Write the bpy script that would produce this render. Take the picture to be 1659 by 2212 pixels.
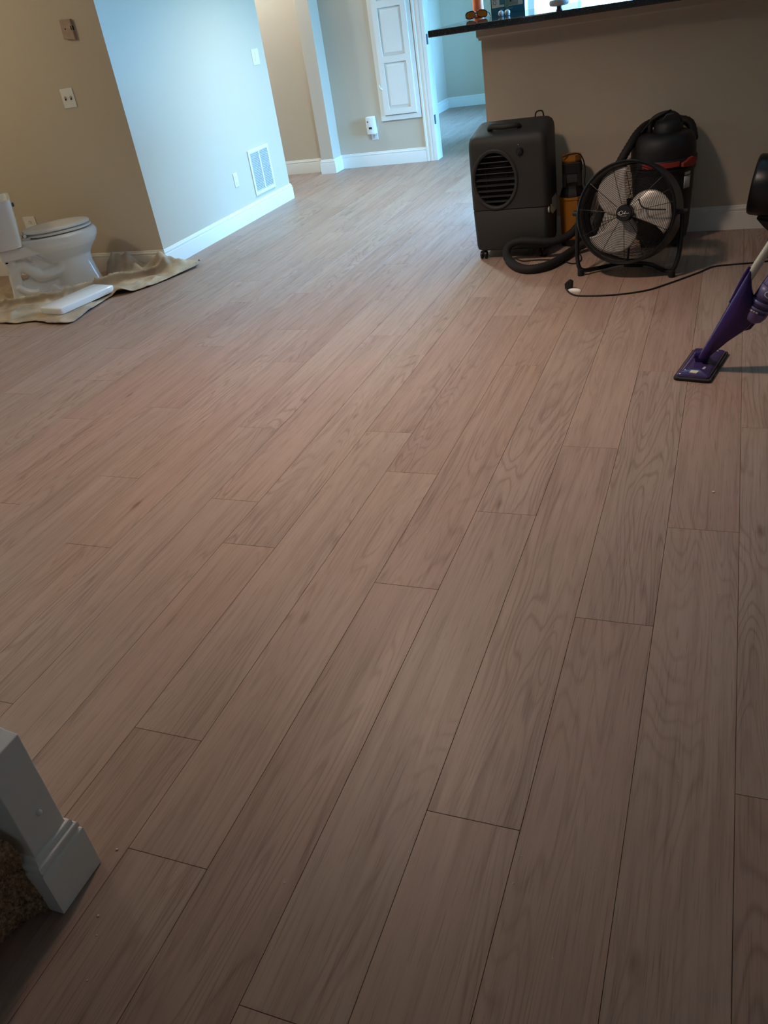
import bpy, bmesh, math, random
from mathutils import Vector, Matrix, noise as mnoise
PI = math.pi
random.seed(7)
for o in list(bpy.data.objects): bpy.data.objects.remove(o)
scene = bpy.context.scene
COL = scene.collection

# ------------------------------------------------------------------ camera, world, light, exposure
H = 1.40
FPX = 1760.2
CAMR = Matrix(((0.9280761379, -0.0713325368, 0.3654946668),
               (0.3443317522, 0.5381413518, -0.7693110749),
               (-0.1418108835, 0.8398306703, 0.5239982048)))
cam_d = bpy.data.cameras.new('camera')
cam_d.sensor_fit = 'HORIZONTAL'; cam_d.sensor_width = 36.0
cam_d.lens = FPX / 1659.0 * 36.0
cam_d.clip_start = 0.05; cam_d.clip_end = 100
cam = bpy.data.objects.new('camera', cam_d); COL.objects.link(cam)
cam.matrix_world = Matrix.Translation((0, 0, H)) @ CAMR.to_4x4()
scene.camera = cam

w = bpy.data.worlds.new('overcast_sky'); scene.world = w; w.use_nodes = True
bg = w.node_tree.nodes['Background']
bg.inputs['Color'].default_value = (0.155, 0.48, 1.0, 1); bg.inputs['Strength'].default_value = 66.0

def portal(name, loc, rot, sx, sy):
    l = bpy.data.lights.new(name, 'AREA'); l.shape = 'RECTANGLE'; l.size = sx; l.size_y = sy
    l.cycles.is_portal = True
    o = bpy.data.objects.new(name, l); COL.objects.link(o); o.location = loc; o.rotation_euler = rot
    return o
# daylight enters through the windows; portals only steer the sky sampling
portal('kitchen_window_portal', (-0.80, 8.46, 1.55), (-PI/2, 0, 0), 1.96, 1.30)
portal('kitchen_side_portal', (2.63, 7.185, 1.165), (0, PI/2, 0), 2.27, 2.27)
portal('far_room_window_portal', (-1.80, 10.55, 1.35), (0, PI/2, 0), 1.70, 1.90)
# unseen ceiling lamps chosen to match the light, both downlights added to brighten the floor: x, y, watts, colour, label, spot angle
LAMPS = [(-1.5, 3.10, 192, (1, 0.765, 0.615), 'added unseen ceiling downlight brightening the middle of the floor', 130, 0.14),
         (-5.4, 3.3, 35, (1, 0.86, 0.57), 'warm ceiling lamp over the toilet side of the room'),
         (-4.7, 7.7, 62, (0.78, 0.90, 1), 'ceiling lamp in the hallway'),
         (-2.55, 6.35, 265, (0.72, 0.94, 1), 'added unseen downlight brightening the floor beside the kitchen passage', 130)]
vs = scene.view_settings
vs.view_transform = 'Standard'; vs.look = 'None'; vs.exposure = 0.0; vs.gamma = 1.0; vs.use_curve_mapping = False
scene.cycles.max_bounces = 10; scene.cycles.diffuse_bounces = 6
scene.cycles.sample_clamp_indirect = 8

# ------------------------------------------------------------------ materials
MAT = {}
def nt(name):
    m = bpy.data.materials.new(name); m.use_nodes = True
    n = m.node_tree.nodes; b = n['Principled BSDF']; MAT[name] = m
    return m, m.node_tree, b
def N(t, typ, **kw):
    n = t.nodes.new(typ)
    for k, v in kw.items(): setattr(n, k, v)
    return n
def simple(name, col, rough=0.5, metal=0.0, bump=0.0, bscale=200.0, var=0.0, vscale=6.0, spec=0.5, coat=0.0, trans=0.0, speck=None):
    m, t, b = nt(name)
    b.inputs['Base Color'].default_value = (*col, 1); b.inputs['Roughness'].default_value = rough
    b.inputs['Metallic'].default_value = metal; b.inputs['Specular IOR Level'].default_value = spec
    if coat: b.inputs['Coat Weight'].default_value = coat; b.inputs['Coat Roughness'].default_value = 0.05
    if trans: b.inputs['Transmission Weight'].default_value = trans
    tc = N(t, 'ShaderNodeTexCoord')
    if var:
        nz = N(t, 'ShaderNodeTexNoise'); nz.inputs['Scale'].default_value = vscale; nz.inputs['Detail'].default_value = 4
        t.links.new(tc.outputs['Object'], nz.inputs['Vector'])
        r = N(t, 'ShaderNodeValToRGB')
        r.color_ramp.elements[0].position = 0.3; r.color_ramp.elements[1].position = 0.7
        r.color_ramp.elements[0].color = (*[c * (1 - var) for c in col], 1)
        r.color_ramp.elements[1].color = (*[min(1, c * (1 + var)) for c in col], 1)
        t.links.new(nz.outputs['Fac'], r.inputs['Fac']); t.links.new(r.outputs['Color'], b.inputs['Base Color'])
    if speck:
        v = N(t, 'ShaderNodeTexVoronoi'); v.inputs['Scale'].default_value = speck[0]
        t.links.new(tc.outputs['Object'], v.inputs['Vector'])
        r = N(t, 'ShaderNodeValToRGB'); r.color_ramp.interpolation = 'CONSTANT'
        r.color_ramp.elements[0].color = (*col, 1); r.color_ramp.elements[1].color = (*speck[1], 1)
        r.color_ramp.elements[1].position = speck[2]
        t.links.new(v.outputs['Color'], r.inputs['Fac']); t.links.new(r.outputs['Color'], b.inputs['Base Color'])
    if bump:
        nb = N(t, 'ShaderNodeTexNoise'); nb.inputs['Scale'].default_value = bscale; nb.inputs['Detail'].default_value = 3
        t.links.new(tc.outputs['Object'], nb.inputs['Vector'])
        bp = N(t, 'ShaderNodeBump'); bp.inputs['Strength'].default_value = bump; bp.inputs['Distance'].default_value = 0.002
        t.links.new(nb.outputs['Fac'], bp.inputs['Height']); t.links.new(bp.outputs['Normal'], b.inputs['Normal'])
    return m

PAINT = (0.58, 0.495, 0.385)
simple('wall_paint', PAINT, 0.75, bump=0.25, bscale=160, spec=0.25)
simple('ceiling_paint', (0.72, 0.70, 0.66), 0.9, bump=0.2, bscale=80)
simple('white_trim', (0.80, 0.775, 0.71), 0.38, bump=0.05, bscale=60)
simple('white_plastic', (0.80, 0.79, 0.75), 0.35, bump=0.02)
simple('tan_plastic', (0.40, 0.28, 0.20), 0.6, var=0.1, vscale=30)
simple('dark_slot', (0.012, 0.011, 0.010), 0.8, bump=0.05)
simple('vent_dark', (0.22, 0.23, 0.24), 0.8, bump=0.05)
simple('granite', (0.018, 0.017, 0.016), 0.07, speck=(420, (0.09, 0.08, 0.065), 0.82), spec=0.6)
simple('porcelain', (0.88, 0.89, 0.87), 0.08, coat=0.5, var=0.01)
simple('seat_plastic', (0.80, 0.80, 0.77), 0.2, var=0.01)
simple('canvas', (0.42, 0.335, 0.245), 0.95, bump=0.5, bscale=140, var=0.28, vscale=7, spec=0.1)
simple('carpet', (0.46, 0.31, 0.19), 1.0, var=0.55, vscale=120, bump=0.8, bscale=350, spec=0.05)
simple('cooler_grey', (0.021, 0.0215, 0.020), 0.62, bump=0.25, bscale=500)
simple('black_plastic', (0.006, 0.006, 0.006), 0.55, bump=0.1, bscale=300)
simple('black_gloss', (0.006, 0.006, 0.007), 0.35, bump=0.02)
simple('black_rubber', (0.007, 0.006, 0.006), 0.75, bump=0.1)
simple('black_metal', (0.014, 0.014, 0.015), 0.3, metal=0.0, bump=0.02)
simple('louver_grey', (0.026, 0.026, 0.025), 0.55, bump=0.05)
simple('blade_grey', (0.55, 0.53, 0.49), 0.30, metal=0.15, bump=0.02)
simple('bolt_steel', (0.6, 0.6, 0.6), 0.3, metal=0.9, bump=0.02)
simple('red_plastic', (0.30, 0.028, 0.018), 0.45, bump=0.03)
simple('yellow_plastic', (0.36, 0.14, 0.014), 0.5, bump=0.05)
simple('sticker_white', (0.60, 0.60, 0.56), 0.6, bump=0.02)
simple('logo_white', (0.75, 0.75, 0.75), 0.5, bump=0.02)
simple('purple_plastic', (0.026, 0.009, 0.105), 0.22, bump=0.02)
simple('purple_clear', (0.050, 0.034, 0.125), 0.12, bump=0.02, coat=0.6)
simple('purple_bottle', (0.115, 0.085, 0.25), 0.25, bump=0.02)
simple('label_blue', (0.11, 0.11, 0.26), 0.4, bump=0.02)
simple('label_dark', (0.022, 0.018, 0.10), 0.4, bump=0.02)
simple('label_pale', (0.42, 0.40, 0.50), 0.4, bump=0.02)
simple('pole_silver', (0.52, 0.54, 0.47), 0.35, metal=0.4, bump=0.02)
simple('mop_pad', (0.03, 0.028, 0.032), 0.95, bump=0.5, bscale=400)
simple('cream_sticker', (0.62, 0.60, 0.44), 0.6, bump=0.02)
simple('bottle_orange', (0.80, 0.16, 0.05), 0.35, bump=0.02)
simple('bottle_cap', (0.85, 0.55, 0.42), 0.4, bump=0.02)
simple('lens_amber', (0.80, 0.27, 0.045), 0.12, metal=0.0, bump=0.01)
simple('tortoise', (0.03, 0.015, 0.012), 0.2, bump=0.02)
simple('box_teal', (0.010, 0.16, 0.30), 0.4, bump=0.02)
simple('box_white', (0.74, 0.76, 0.72), 0.5, bump=0.02)
simple('box_grey', (0.30, 0.36, 0.34), 0.5, bump=0.02)
simple('box_cyan', (0.06, 0.30, 0.36), 0.5, bump=0.02)
simple('box_green', (0.20, 0.33, 0.26), 0.5, bump=0.02)
simple('box_ink', (0.012, 0.012, 0.02), 0.5, bump=0.02)
simple('box_print', (0.14, 0.36, 0.46), 0.5, bump=0.02)
simple('device_grey', (0.42, 0.43, 0.45), 0.4, bump=0.02)
simple('device_dark', (0.05, 0.045, 0.07), 0.4, bump=0.02)
simple('hinge_dark', (0.10, 0.13, 0.15), 0.4, metal=0.6, bump=0.02)
simple('subfloor', (0.060, 0.036, 0.024), 0.95, bump=0.1)
simple('crumb', (0.65, 0.62, 0.58), 0.9, bump=0.1)
simple('cabinet_wood', (0.55, 0.53, 0.48), 0.5, bump=0.05)
simple('lawn', (0.10, 0.16, 0.06), 0.95, var=0.3)

def mat_glass():
    m, t, b = nt('window_glass')
    out = t.nodes['Material Output']
    tr = N(t, 'ShaderNodeBsdfTransparent'); gl = N(t, 'ShaderNodeBsdfGlossy'); gl.inputs['Roughness'].default_value = 0.02
    fr = N(t, 'ShaderNodeFresnel'); mx = N(t, 'ShaderNodeMixShader')
    t.links.new(fr.outputs[0], mx.inputs[0]); t.links.new(tr.outputs[0], mx.inputs[1]); t.links.new(gl.outputs[0], mx.inputs[2])
    t.links.new(mx.outputs[0], out.inputs['Surface'])
mat_glass()

PW, PU0, PL = 0.19303, 0.09438, 1.568     # plank width, seam origin, plank length
def mat_planks():
    m, t, b = nt('oak_planks')
    L = t.links.new
    geo = N(t, 'ShaderNodeNewGeometry'); oi = N(t, 'ShaderNodeObjectInfo')
    def math_(op, a, bb=None, c=None):
        n = N(t, 'ShaderNodeMath', operation=op)
        for i, v in enumerate((a, bb, c)):
            if v is None: continue
            if isinstance(v, (int, float)): n.inputs[i].default_value = v
            else: L(v, n.inputs[i])
        return n.outputs[0]
    sep = N(t, 'ShaderNodeSeparateXYZ'); L(geo.outputs['Position'], sep.inputs[0])
    colid = math_('FLOOR', math_('DIVIDE', math_('SUBTRACT', PU0, sep.outputs[0]), PW))
    rnd = math_('FRACT', math_('MULTIPLY_ADD', colid, 0.6180339, math_('MULTIPLY', oi.outputs['Random'], 7.31)))
    rnd2 = math_('FRACT', math_('MULTIPLY', rnd, 37.7))
    rnd3 = math_('FRACT', math_('MULTIPLY', rnd, 91.3))
    off = N(t, 'ShaderNodeCombineXYZ'); L(math_('MULTIPLY', rnd, 40.0), off.inputs[0]); L(math_('MULTIPLY', rnd2, 60.0), off.inputs[1]); L(math_('MULTIPLY', rnd3, 30.0), off.inputs[2])
    pos = N(t, 'ShaderNodeVectorMath', operation='ADD'); L(geo.outputs['Position'], pos.inputs[0]); L(off.outputs[0], pos.inputs[1])
    def nz(sx, sy, detail, dist=0.0, rough=0.5):
        mp = N(t, 'ShaderNodeMapping'); mp.inputs['Scale'].default_value = (sx, sy, 1)
        L(pos.outputs[0], mp.inputs['Vector'])
        n = N(t, 'ShaderNodeTexNoise'); n.inputs['Scale'].default_value = 1; n.inputs['Detail'].default_value = detail
        n.inputs['Distortion'].default_value = dist; n.inputs['Roughness'].default_value = rough
        L(mp.outputs[0], n.inputs['Vector']); return n.outputs['Fac']
    def ramp(v, stops):
        r = N(t, 'ShaderNodeValToRGB'); e = r.color_ramp.elements
        e[0].position, e[0].color = stops[0][0], (*stops[0][1], 1)
        e[1].position, e[1].color = stops[-1][0], (*stops[-1][1], 1)
        for p, c in stops[1:-1]:
            x = e.new(p); x.color = (*c, 1)
        L(v, r.inputs['Fac']); return r.outputs['Color']
    def mix(mode, fac, a, bb):
        n = N(t, 'ShaderNodeMix', data_type='RGBA', blend_type=mode)
        if isinstance(fac, (int, float)): n.inputs[0].default_value = fac
        else: L(fac, n.inputs[0])
        for i, v in ((6, a), (7, bb)):
            if isinstance(v, tuple): n.inputs[i].default_value = (*v, 1)
            else: L(v, n.inputs[i])
        return n.outputs[2]
    # base tone of each plank: from pinkish tan to grey tan
    base = ramp(rnd2, [(0.0, (0.345, 0.232, 0.180)), (0.35, (0.375, 0.262, 0.205)), (0.7, (0.375, 0.275, 0.218)), (1.0, (0.345, 0.248, 0.196))])
    # soft clouding along the grain
    cloud = nz(7, 1.3, 3, 0.3)
    c1 = mix('MULTIPLY', 0.55, base, ramp(cloud, [(0.3, (0.80, 0.77, 0.75)), (0.55, (1.0, 1.0, 1.0)), (0.75, (1.06, 1.03, 1.02))]))
    # cathedral rings: thin dark bands of a stretched field
    field = nz(6.5, 0.75, 2, 0.35, 0.45)
    rings = math_('PINGPONG', math_('MULTIPLY_ADD', nz(38, 1.8, 3, 0, 0.6), 0.55, math_('MULTIPLY', field, 24.0)), 0.5)
    ringmask = ramp(rings, [(0.0, (1, 1, 1)), (0.07, (0.70, 0.70, 0.70)), (0.22, (0, 0, 0)), (1.0, (0, 0, 0))])
    patch = ramp(nz(5, 0.9, 2), [(0.40, (0, 0, 0)), (0.60, (1, 1, 1))])
    rm = mix('MULTIPLY', 1.0, ringmask, patch)
    c2 = mix('MIX', math_('MULTIPLY', rm, 0.50), c1, (0.170, 0.102, 0.074))
    # streaks and pores
    st = nz(46, 1.5, 4, 0.1, 0.6)
    c3 = mix('MULTIPLY', 0.55, c2, ramp(st, [(0.30, (0.66, 0.61, 0.58)), (0.48, (0.97, 0.96, 0.96)), (0.70, (1.07, 1.06, 1.05))]))
    kn = N(t, 'ShaderNodeTexVoronoi'); kmp = N(t, 'ShaderNodeMapping'); kmp.inputs['Scale'].default_value = (5.2, 1.9, 1)
    L(pos.outputs[0], kmp.inputs['Vector']); L(kmp.outputs[0], kn.inputs['Vector']); kn.inputs['Scale'].default_value = 1
    kd = math_('ADD', kn.outputs['Distance'], math_('MULTIPLY', math_('SUBTRACT', st, 0.5), 0.10))
    c3 = mix('MULTIPLY', 1.0, c3, ramp(kd, [(0.0, (0.58, 0.50, 0.46)), (0.03, (0.70, 0.64, 0.60)), (0.075, (1, 1, 1)), (1.0, (1, 1, 1))]))
    md_ = nz(120, 2.6, 3, 0.0, 0.65)
    c3 = mix('MULTIPLY', 0.6, c3, ramp(md_, [(0.30, (0.66, 0.61, 0.58)), (0.45, (0.97, 0.96, 0.96)), (0.62, (1.0, 1.0, 1.0)), (0.75, (1.12, 1.11, 1.10))]))
    po = nz(300, 8, 2, 0, 0.6)
    c4 = mix('MULTIPLY', 0.5, c3, ramp(po, [(0.30, (0.50, 0.45, 0.42)), (0.42, (1, 1, 1)), (1.0, (1, 1, 1))]))
    L(c4, b.inputs['Base Color'])
    rr = ramp(st, [(0.3, (0.52, 0.52, 0.52)), (0.7, (0.44, 0.44, 0.44))]); L(rr, b.inputs['Roughness'])
    b.inputs['Specular IOR Level'].default_value = 0.42
    bp = N(t, 'ShaderNodeBump'); bp.inputs['Strength'].default_value = 0.16; bp.inputs['Distance'].default_value = 0.0012
    L(po, bp.inputs['Height']); L(bp.outputs[0], b.inputs['Normal'])
mat_planks()

# ------------------------------------------------------------------ mesh helpers
def frame_of(d):
    d = Vector(d).normalized()
    up = Vector((0, 0, 1)) if abs(d.z) < 0.95 else Vector((0, 1, 0))
    u = d.cross(up).normalized(); v = u.cross(d).normalized()
    return u, v
class MB:
    def __init__(s): s.v = []; s.f = []
    def quadgrid(s, rows, closed_u=False, cap0=False, cap1=False):
        b0 = len(s.v); n = len(rows[0])
        for r in rows: s.v += [tuple(p) for p in r]
        for i in range(len(rows) - 1):
            for j in range(n if closed_u else n - 1):
                a = b0 + i * n + j; bb = b0 + i * n + (j + 1) % n
                s.f.append((a, bb, bb + n, a + n))
        if cap0: s.f.append(tuple(b0 + j for j in reversed(range(n))))
        if cap1: s.f.append(tuple(b0 + (len(rows) - 1) * n + j for j in range(n)))
        return s
    def box(s, x0, x1, y0, y1, z0, z1, M=None):
        b0 = len(s.v)
        pts = [(x0, y0, z0), (x1, y0, z0), (x1, y1, z0), (x0, y1, z0), (x0, y0, z1), (x1, y0, z1), (x1, y1, z1), (x0, y1, z1)]
        if M is not None: pts = [tuple(M @ Vector(p)) for p in pts]
        s.v += pts
        for q in ((3, 2, 1, 0), (4, 5, 6, 7), (0, 1, 5, 4), (1, 2, 6, 5), (2, 3, 7, 6), (3, 0, 4, 7)): s.f.append(tuple(b0 + k for k in q))
        return s
    def prism(s, poly, a, b, plane='xz', M=None):
        def P(p, h):
            q = {'xz': (p[0], h, p[1]), 'xy': (p[0], p[1], h), 'yz': (h, p[0], p[1])}[plane]
            return tuple(M @ Vector(q)) if M is not None else q
        b0 = len(s.v); n = len(poly)
        s.v += [P(p, a) for p in poly] + [P(p, b) for p in poly]
        s.f.append(tuple(b0 + i for i in reversed(range(n)))); s.f.append(tuple(b0 + n + i for i in range(n)))
        for i in range(n):
            j = (i + 1) % n; s.f.append((b0 + i, b0 + j, b0 + n + j, b0 + n + i))
        return s
    def tube(s, pts, r, n=10, closed=False, caps=True, flat=None):
        pts = [Vector(p) for p in pts]; m = len(pts)
        rs = r if isinstance(r, (list, tuple)) else [r] * m
        rows = []; pu = None
        for i in range(m):
            if closed: d = pts[(i + 1) % m] - pts[i - 1]
            else: d = pts[min(i + 1, m - 1)] - pts[max(i - 1, 0)]
            d.normalize()
            if pu is None: u, v = frame_of(d)
            else:
                u = (pu - d * pu.dot(d))
                if u.length < 1e-6: u, v = frame_of(d)
                u.normalize(); v = d.cross(u)
            pu = u
            if i == 0: v = d.cross(u)
            rows.append([pts[i] + (u * math.cos(2 * PI * k / n) + v * math.sin(2 * PI * k / n)) * rs[i] for k in range(n)])
        if closed: rows.append(rows[0])
        return s.quadgrid(rows, True, caps and not closed, caps and not closed)
    def cyl(s, p0, p1, r0, r1=None, n=20): return s.tube([p0, p1], [r0, r0 if r1 is None else r1], n)
    def lathe(s, prof, c=(0, 0, 0), n=40, M=None, caps=True, sx=1.0, sy=1.0):
        rows = []
        for r, z in prof:
            row = []
            for k in range(n):
                p = Vector((r * math.cos(2 * PI * k / n) * sx, r * math.sin(2 * PI * k / n) * sy, z))
                p = (M @ p) if M is not None else p
                row.append(p + Vector(c))
            rows.append(row)
        return s.quadgrid(rows, True, caps, caps)
    def ball(s, c, r, n=16, m=10, sc=(1, 1, 1)):
        rows = []
        for i in range(m + 1):
            a = -PI / 2 + PI * (0.001 + 0.998 * i / m)
            rows.append([(c[0] + r * sc[0] * math.cos(a) * math.cos(2 * PI * k / n), c[1] + r * sc[1] * math.cos(a) * math.sin(2 * PI * k / n), c[2] + r * sc[2] * math.sin(a)) for k in range(n)])
        return s.quadgrid(rows, True, True, True)
    def obj(s, name, mat, parent=None, smooth=None, bevel=0, seg=2, M=None):
        me = bpy.data.meshes.new(name)
        vv = [tuple(M @ Vector(p)) for p in s.v] if M is not None else s.v
        me.from_pydata(vv, [], s.f)
        bm = bmesh.new(); bm.from_mesh(me); bmesh.ops.recalc_face_normals(bm, faces=bm.faces); bm.to_mesh(me); bm.free()
        me.update()
        if smooth is not None:
            me.shade_smooth()
            if smooth < 179: me.set_sharp_from_angle(angle=math.radians(smooth))
        me.materials.append(MAT[mat])
        o = bpy.data.objects.new(name, me); COL.objects.link(o)
        if parent is not None: o.parent = parent
        if bevel:
            md = o.modifiers.new('bevel', 'BEVEL'); md.width = bevel; md.segments = seg; md.limit_method = 'ANGLE'; md.angle_limit = math.radians(40)
        return o
def spline(pts, n=8, closed=False):
    P = [Vector(p) for p in pts]; out = []; m = len(P)
    rng = m if closed else m - 1
    for i in range(rng):
        if closed: a, b, c, d = P[(i - 1) % m], P[i], P[(i + 1) % m], P[(i + 2) % m]
        else: a, b, c, d = P[max(i - 1, 0)], P[i], P[i + 1], P[min(i + 2, m - 1)]
        for k in range(n):
            t = k / n
            out.append(0.5 * ((2 * b) + (c - a) * t + (2 * a - 5 * b + 4 * c - d) * t * t + (3 * b - a - 3 * c + d) * t ** 3))
    if not closed: out.append(P[-1])
    return out
def tag(o, label, cat, group=None, kind=None):
    o['label'] = label; o['category'] = cat
    if group: o['group'] = group
    if kind: o['kind'] = kind
    return o
def thing(name, label, cat, loc=(0, 0, 0), rotz=0.0, group=None, kind=None):
    o = bpy.data.objects.new(name, None); COL.objects.link(o); o.empty_display_size = 0.05
    o.location = loc; o.rotation_euler = (0, 0, rotz)
    return tag(o, label, cat, group, kind)
def share(src, name, parent, loc=(0, 0, 0), rot=(0, 0, 0), scale=(1, 1, 1)):
    o = bpy.data.objects.new(name, src.data); COL.objects.link(o); o.parent = parent
    o.location = loc; o.rotation_euler = rot; o.scale = scale
    for md in src.modifiers:
        if md.type == 'BEVEL':
            q = o.modifiers.new('bevel', 'BEVEL'); q.width = md.width; q.segments = md.segments; q.limit_method = 'ANGLE'; q.angle_limit = md.angle_limit
    return o
def bake(o):
    dg = bpy.context.evaluated_depsgraph_get(); dg.update()
    me = bpy.data.meshes.new_from_object(o.evaluated_get(dg)); old = o.data
    o.modifiers.clear(); o.data = me
    return o
def text_mesh(body, size, mat, M, parent, name='lettering', depth=0.0004):
    c = bpy.data.curves.new('t', 'FONT'); c.body = body; c.size = size; c.extrude = depth
    o = bpy.data.objects.new('t', c); COL.objects.link(o)
    dg = bpy.context.evaluated_depsgraph_get(); dg.update()
    me = bpy.data.meshes.new_from_object(o.evaluated_get(dg)); bpy.data.objects.remove(o)
    me.transform(M); me.materials.clear(); me.materials.append(MAT[mat])
    q = bpy.data.objects.new(name, me); COL.objects.link(q); q.parent = parent
    return q

# ------------------------------------------------------------------ room shell
XL, YB, YLE = -3.765, 5.00, 7.10       # projecting wall block: right face, near face, far end
YF, YH = 8.405, 8.335                  # far wall, hall wall
XR, YR, XO, ZC = 2.60, -2.50, -6.60, 2.60
def wall(name, parts, label, mat='wall_paint', cat='wall'):
    m = MB()
    for p in parts: m.box(*p)
    return tag(m.obj(name, mat), label, cat, kind='structure')
wall('wall_left', [(XO, XL, YB, YLE, 0, ZC)], 'beige wall block with daylit right face carrying the air vent')
wall('wall_hall', [(XO, -3.97, YH, 8.55, 0, ZC)], 'beige hallway wall seen past the end of the vent wall')
DX0, DX1 = -2.74, -1.90                # doorway in the far wall
WX0, WX1, WZ0, WZ1 = -1.78, 0.18, 0.90, 2.20
wall('wall_far', [(-3.97, DX0 - 0.03, YF, 8.55, 0, ZC), (DX0 - 0.03, DX1 + 0.03, YF, 8.55, 2.06, ZC),
                  (DX1 + 0.03, WX0, YF, 8.55, 0, ZC), (WX0, WX1, YF, 8.55, 0, WZ0), (WX0, WX1, YF, 8.55, WZ1, ZC), (WX1, XR, YF, 8.55, 0, ZC)],
     'far beige wall with the cupboard door and the bright doorway')
BWX0, BWY0, BWY1 = -1.393, 5.276, 5.42
wall('wall_bar', [(BWX0, XR, BWY0, BWY1, 0, 1.200)], 'beige half wall under the dark granite bar top')
KW = (6.05, 8.32, 0.03, 2.30)          # unseen glass door in the right kitchen wall, enlarged for more daylight: y range, z range
wall('wall_right', [(XR, XR + 0.12, YR, KW[0], 0, ZC), (XR, XR + 0.12, KW[1], 8.55, 0, ZC), (XR, XR + 0.12, KW[0], KW[1], 0, KW[2]), (XR, XR + 0.12, KW[0], KW[1], KW[3], ZC)], 'beige wall on the right outside the view')
wall('wall_rear', [(XO, XR + 0.12, YR - 0.14, YR, 0, ZC)], 'beige wall behind the camera')
wall('wall_outer_left', [(XO - 0.12, XO, YR - 0.14, 8.55, 0, ZC)], 'beige wall far to the left outside the view')
FX, FY, FXR = -3.855, 12.52, -1.86
FW = (9.60, 11.50, 0.50, 2.20)         # window in the right wall of the far room: y range, z range
wall('wall_far_room_left', [(FX - 0.12, FX, 8.55, FY + 0.14, 0, ZC)], 'daylit left wall of the room beyond the doorway')
wall('wall_far_room_back', [(FX, FXR + 0.12, FY, FY + 0.14, 0, ZC)], 'back wall of the room beyond the doorway')
wall('wall_far_room_right', [(FXR, FXR + 0.12, 8.55, FW[0], 0, ZC), (FXR, FXR + 0.12, FW[1], FY, 0, ZC), (FXR, FXR + 0.12, FW[0], FW[1], 0, FW[2]), (FXR, FXR + 0.12, FW[0], FW[1], FW[3], ZC)],
     'right wall of the room beyond the doorway')
wall('ceiling', [(XO - 0.12, XR + 0.12, YR - 0.14, 8.55, ZC, ZC + 0.1), (FX - 0.12, FXR + 0.12, 8.55, FY + 0.14, ZC, ZC + 0.1)], 'plain white ceiling above the rooms', 'ceiling_paint', 'ceiling')
gl = wall('ground_outside', [(-1.5, 40, 8.7, 60, -0.25, -0.2), (2.8, 40, 0, 8.7, -0.25, -0.2)], 'lawn outside the windows', 'lawn', 'lawn')

def window(idx, x0, x1, z0, z1, cols, label, M):
    t = thing('window_%d' % idx, label, 'window', (0, 0, 0), kind='structure'); t.matrix_world = M
    fr = MB(); d = 0.05
    for q in ((x0, x0 + d, z0, z1), (x1 - d, x1, z0, z1), (x0 + d, x1 - d, z0, z0 + d), (x0 + d, x1 - d, z1 - d, z1)):
        fr.box(q[0], q[1], -0.03, 0.03, q[2], q[3])
    fr.obj('window_frame', 'white_trim', t)
    for c in range(1, cols):
        xc = x0 + (x1 - x0) * c / cols
        MB().box(xc - 0.025, xc + 0.025, -0.025, 0.025, z0 + d, z1 - d).obj('mullion', 'white_trim', t)
    for c in range(cols):
        a = x0 + (x1 - x0) * c / cols + 0.03; b = x0 + (x1 - x0) * (c + 1) / cols - 0.03
        MB().box(a, b, -0.003, 0.003, z0 + d, z1 - d).obj('pane', 'window_glass', t)
    MB().box(x0 - 0.03, x1 + 0.03, -0.12, -0.03, z0 - 0.025, z0).obj('window_sill', 'white_trim', t)
window(1, WX0, WX1, WZ0, WZ1, 2, 'bright kitchen window behind the bar counter', Matrix.Translation((0, 8.49, 0)))
window(3, -KW[1], -KW[0], KW[2], KW[3], 2, 'unseen kitchen glass door enlarged to let in more daylight', Matrix.Translation((XR + 0.06, 0, 0)) @ Matrix.Rotation(-PI / 2, 4, 'Z'))
window(2, -FW[1], -FW[0], FW[2], FW[3], 1, 'window of the room beyond the doorway', Matrix.Translation((FXR + 0.07, 0, 0)) @ Matrix.Rotation(-PI / 2, 4, 'Z'))

# floor: dark underlay and single planks
floor_o = tag(MB().box(XO, XR, YR, YF, -0.06, -0.0075).box(FX, FXR, YF, FY, -0.06, -0.0075).obj('floor', 'subfloor'),
              'pale oak plank floor running through all rooms', 'floor', kind='structure')
OFFS = {-1: 1.170, 0: 2.089, 1: 1.642, 2: 0.985, 3: 0.532, 4: 1.691, 5: 0.745, 6: 1.040, 7: 1.807, 8: 2.058, 9: 1.035, 10: 1.718, 11: 2.156, 12: 2.758, 13: 0.35, 14: 2.623}
CI = CAMR.transposed()
def px(x, y, z=0):
    d = CI @ Vector((x, y, z - H))
    if d.z > -0.05: return None
    return (829.5 + FPX * d.x / -d.z, 1106 - FPX * d.y / -d.z)
GAP = 0.0010
cands = []
ncol0 = int(math.floor((PU0 - XR) / PW)); ncol1 = int(math.ceil((PU0 - XO) / PW))
prev = 0.3
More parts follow.
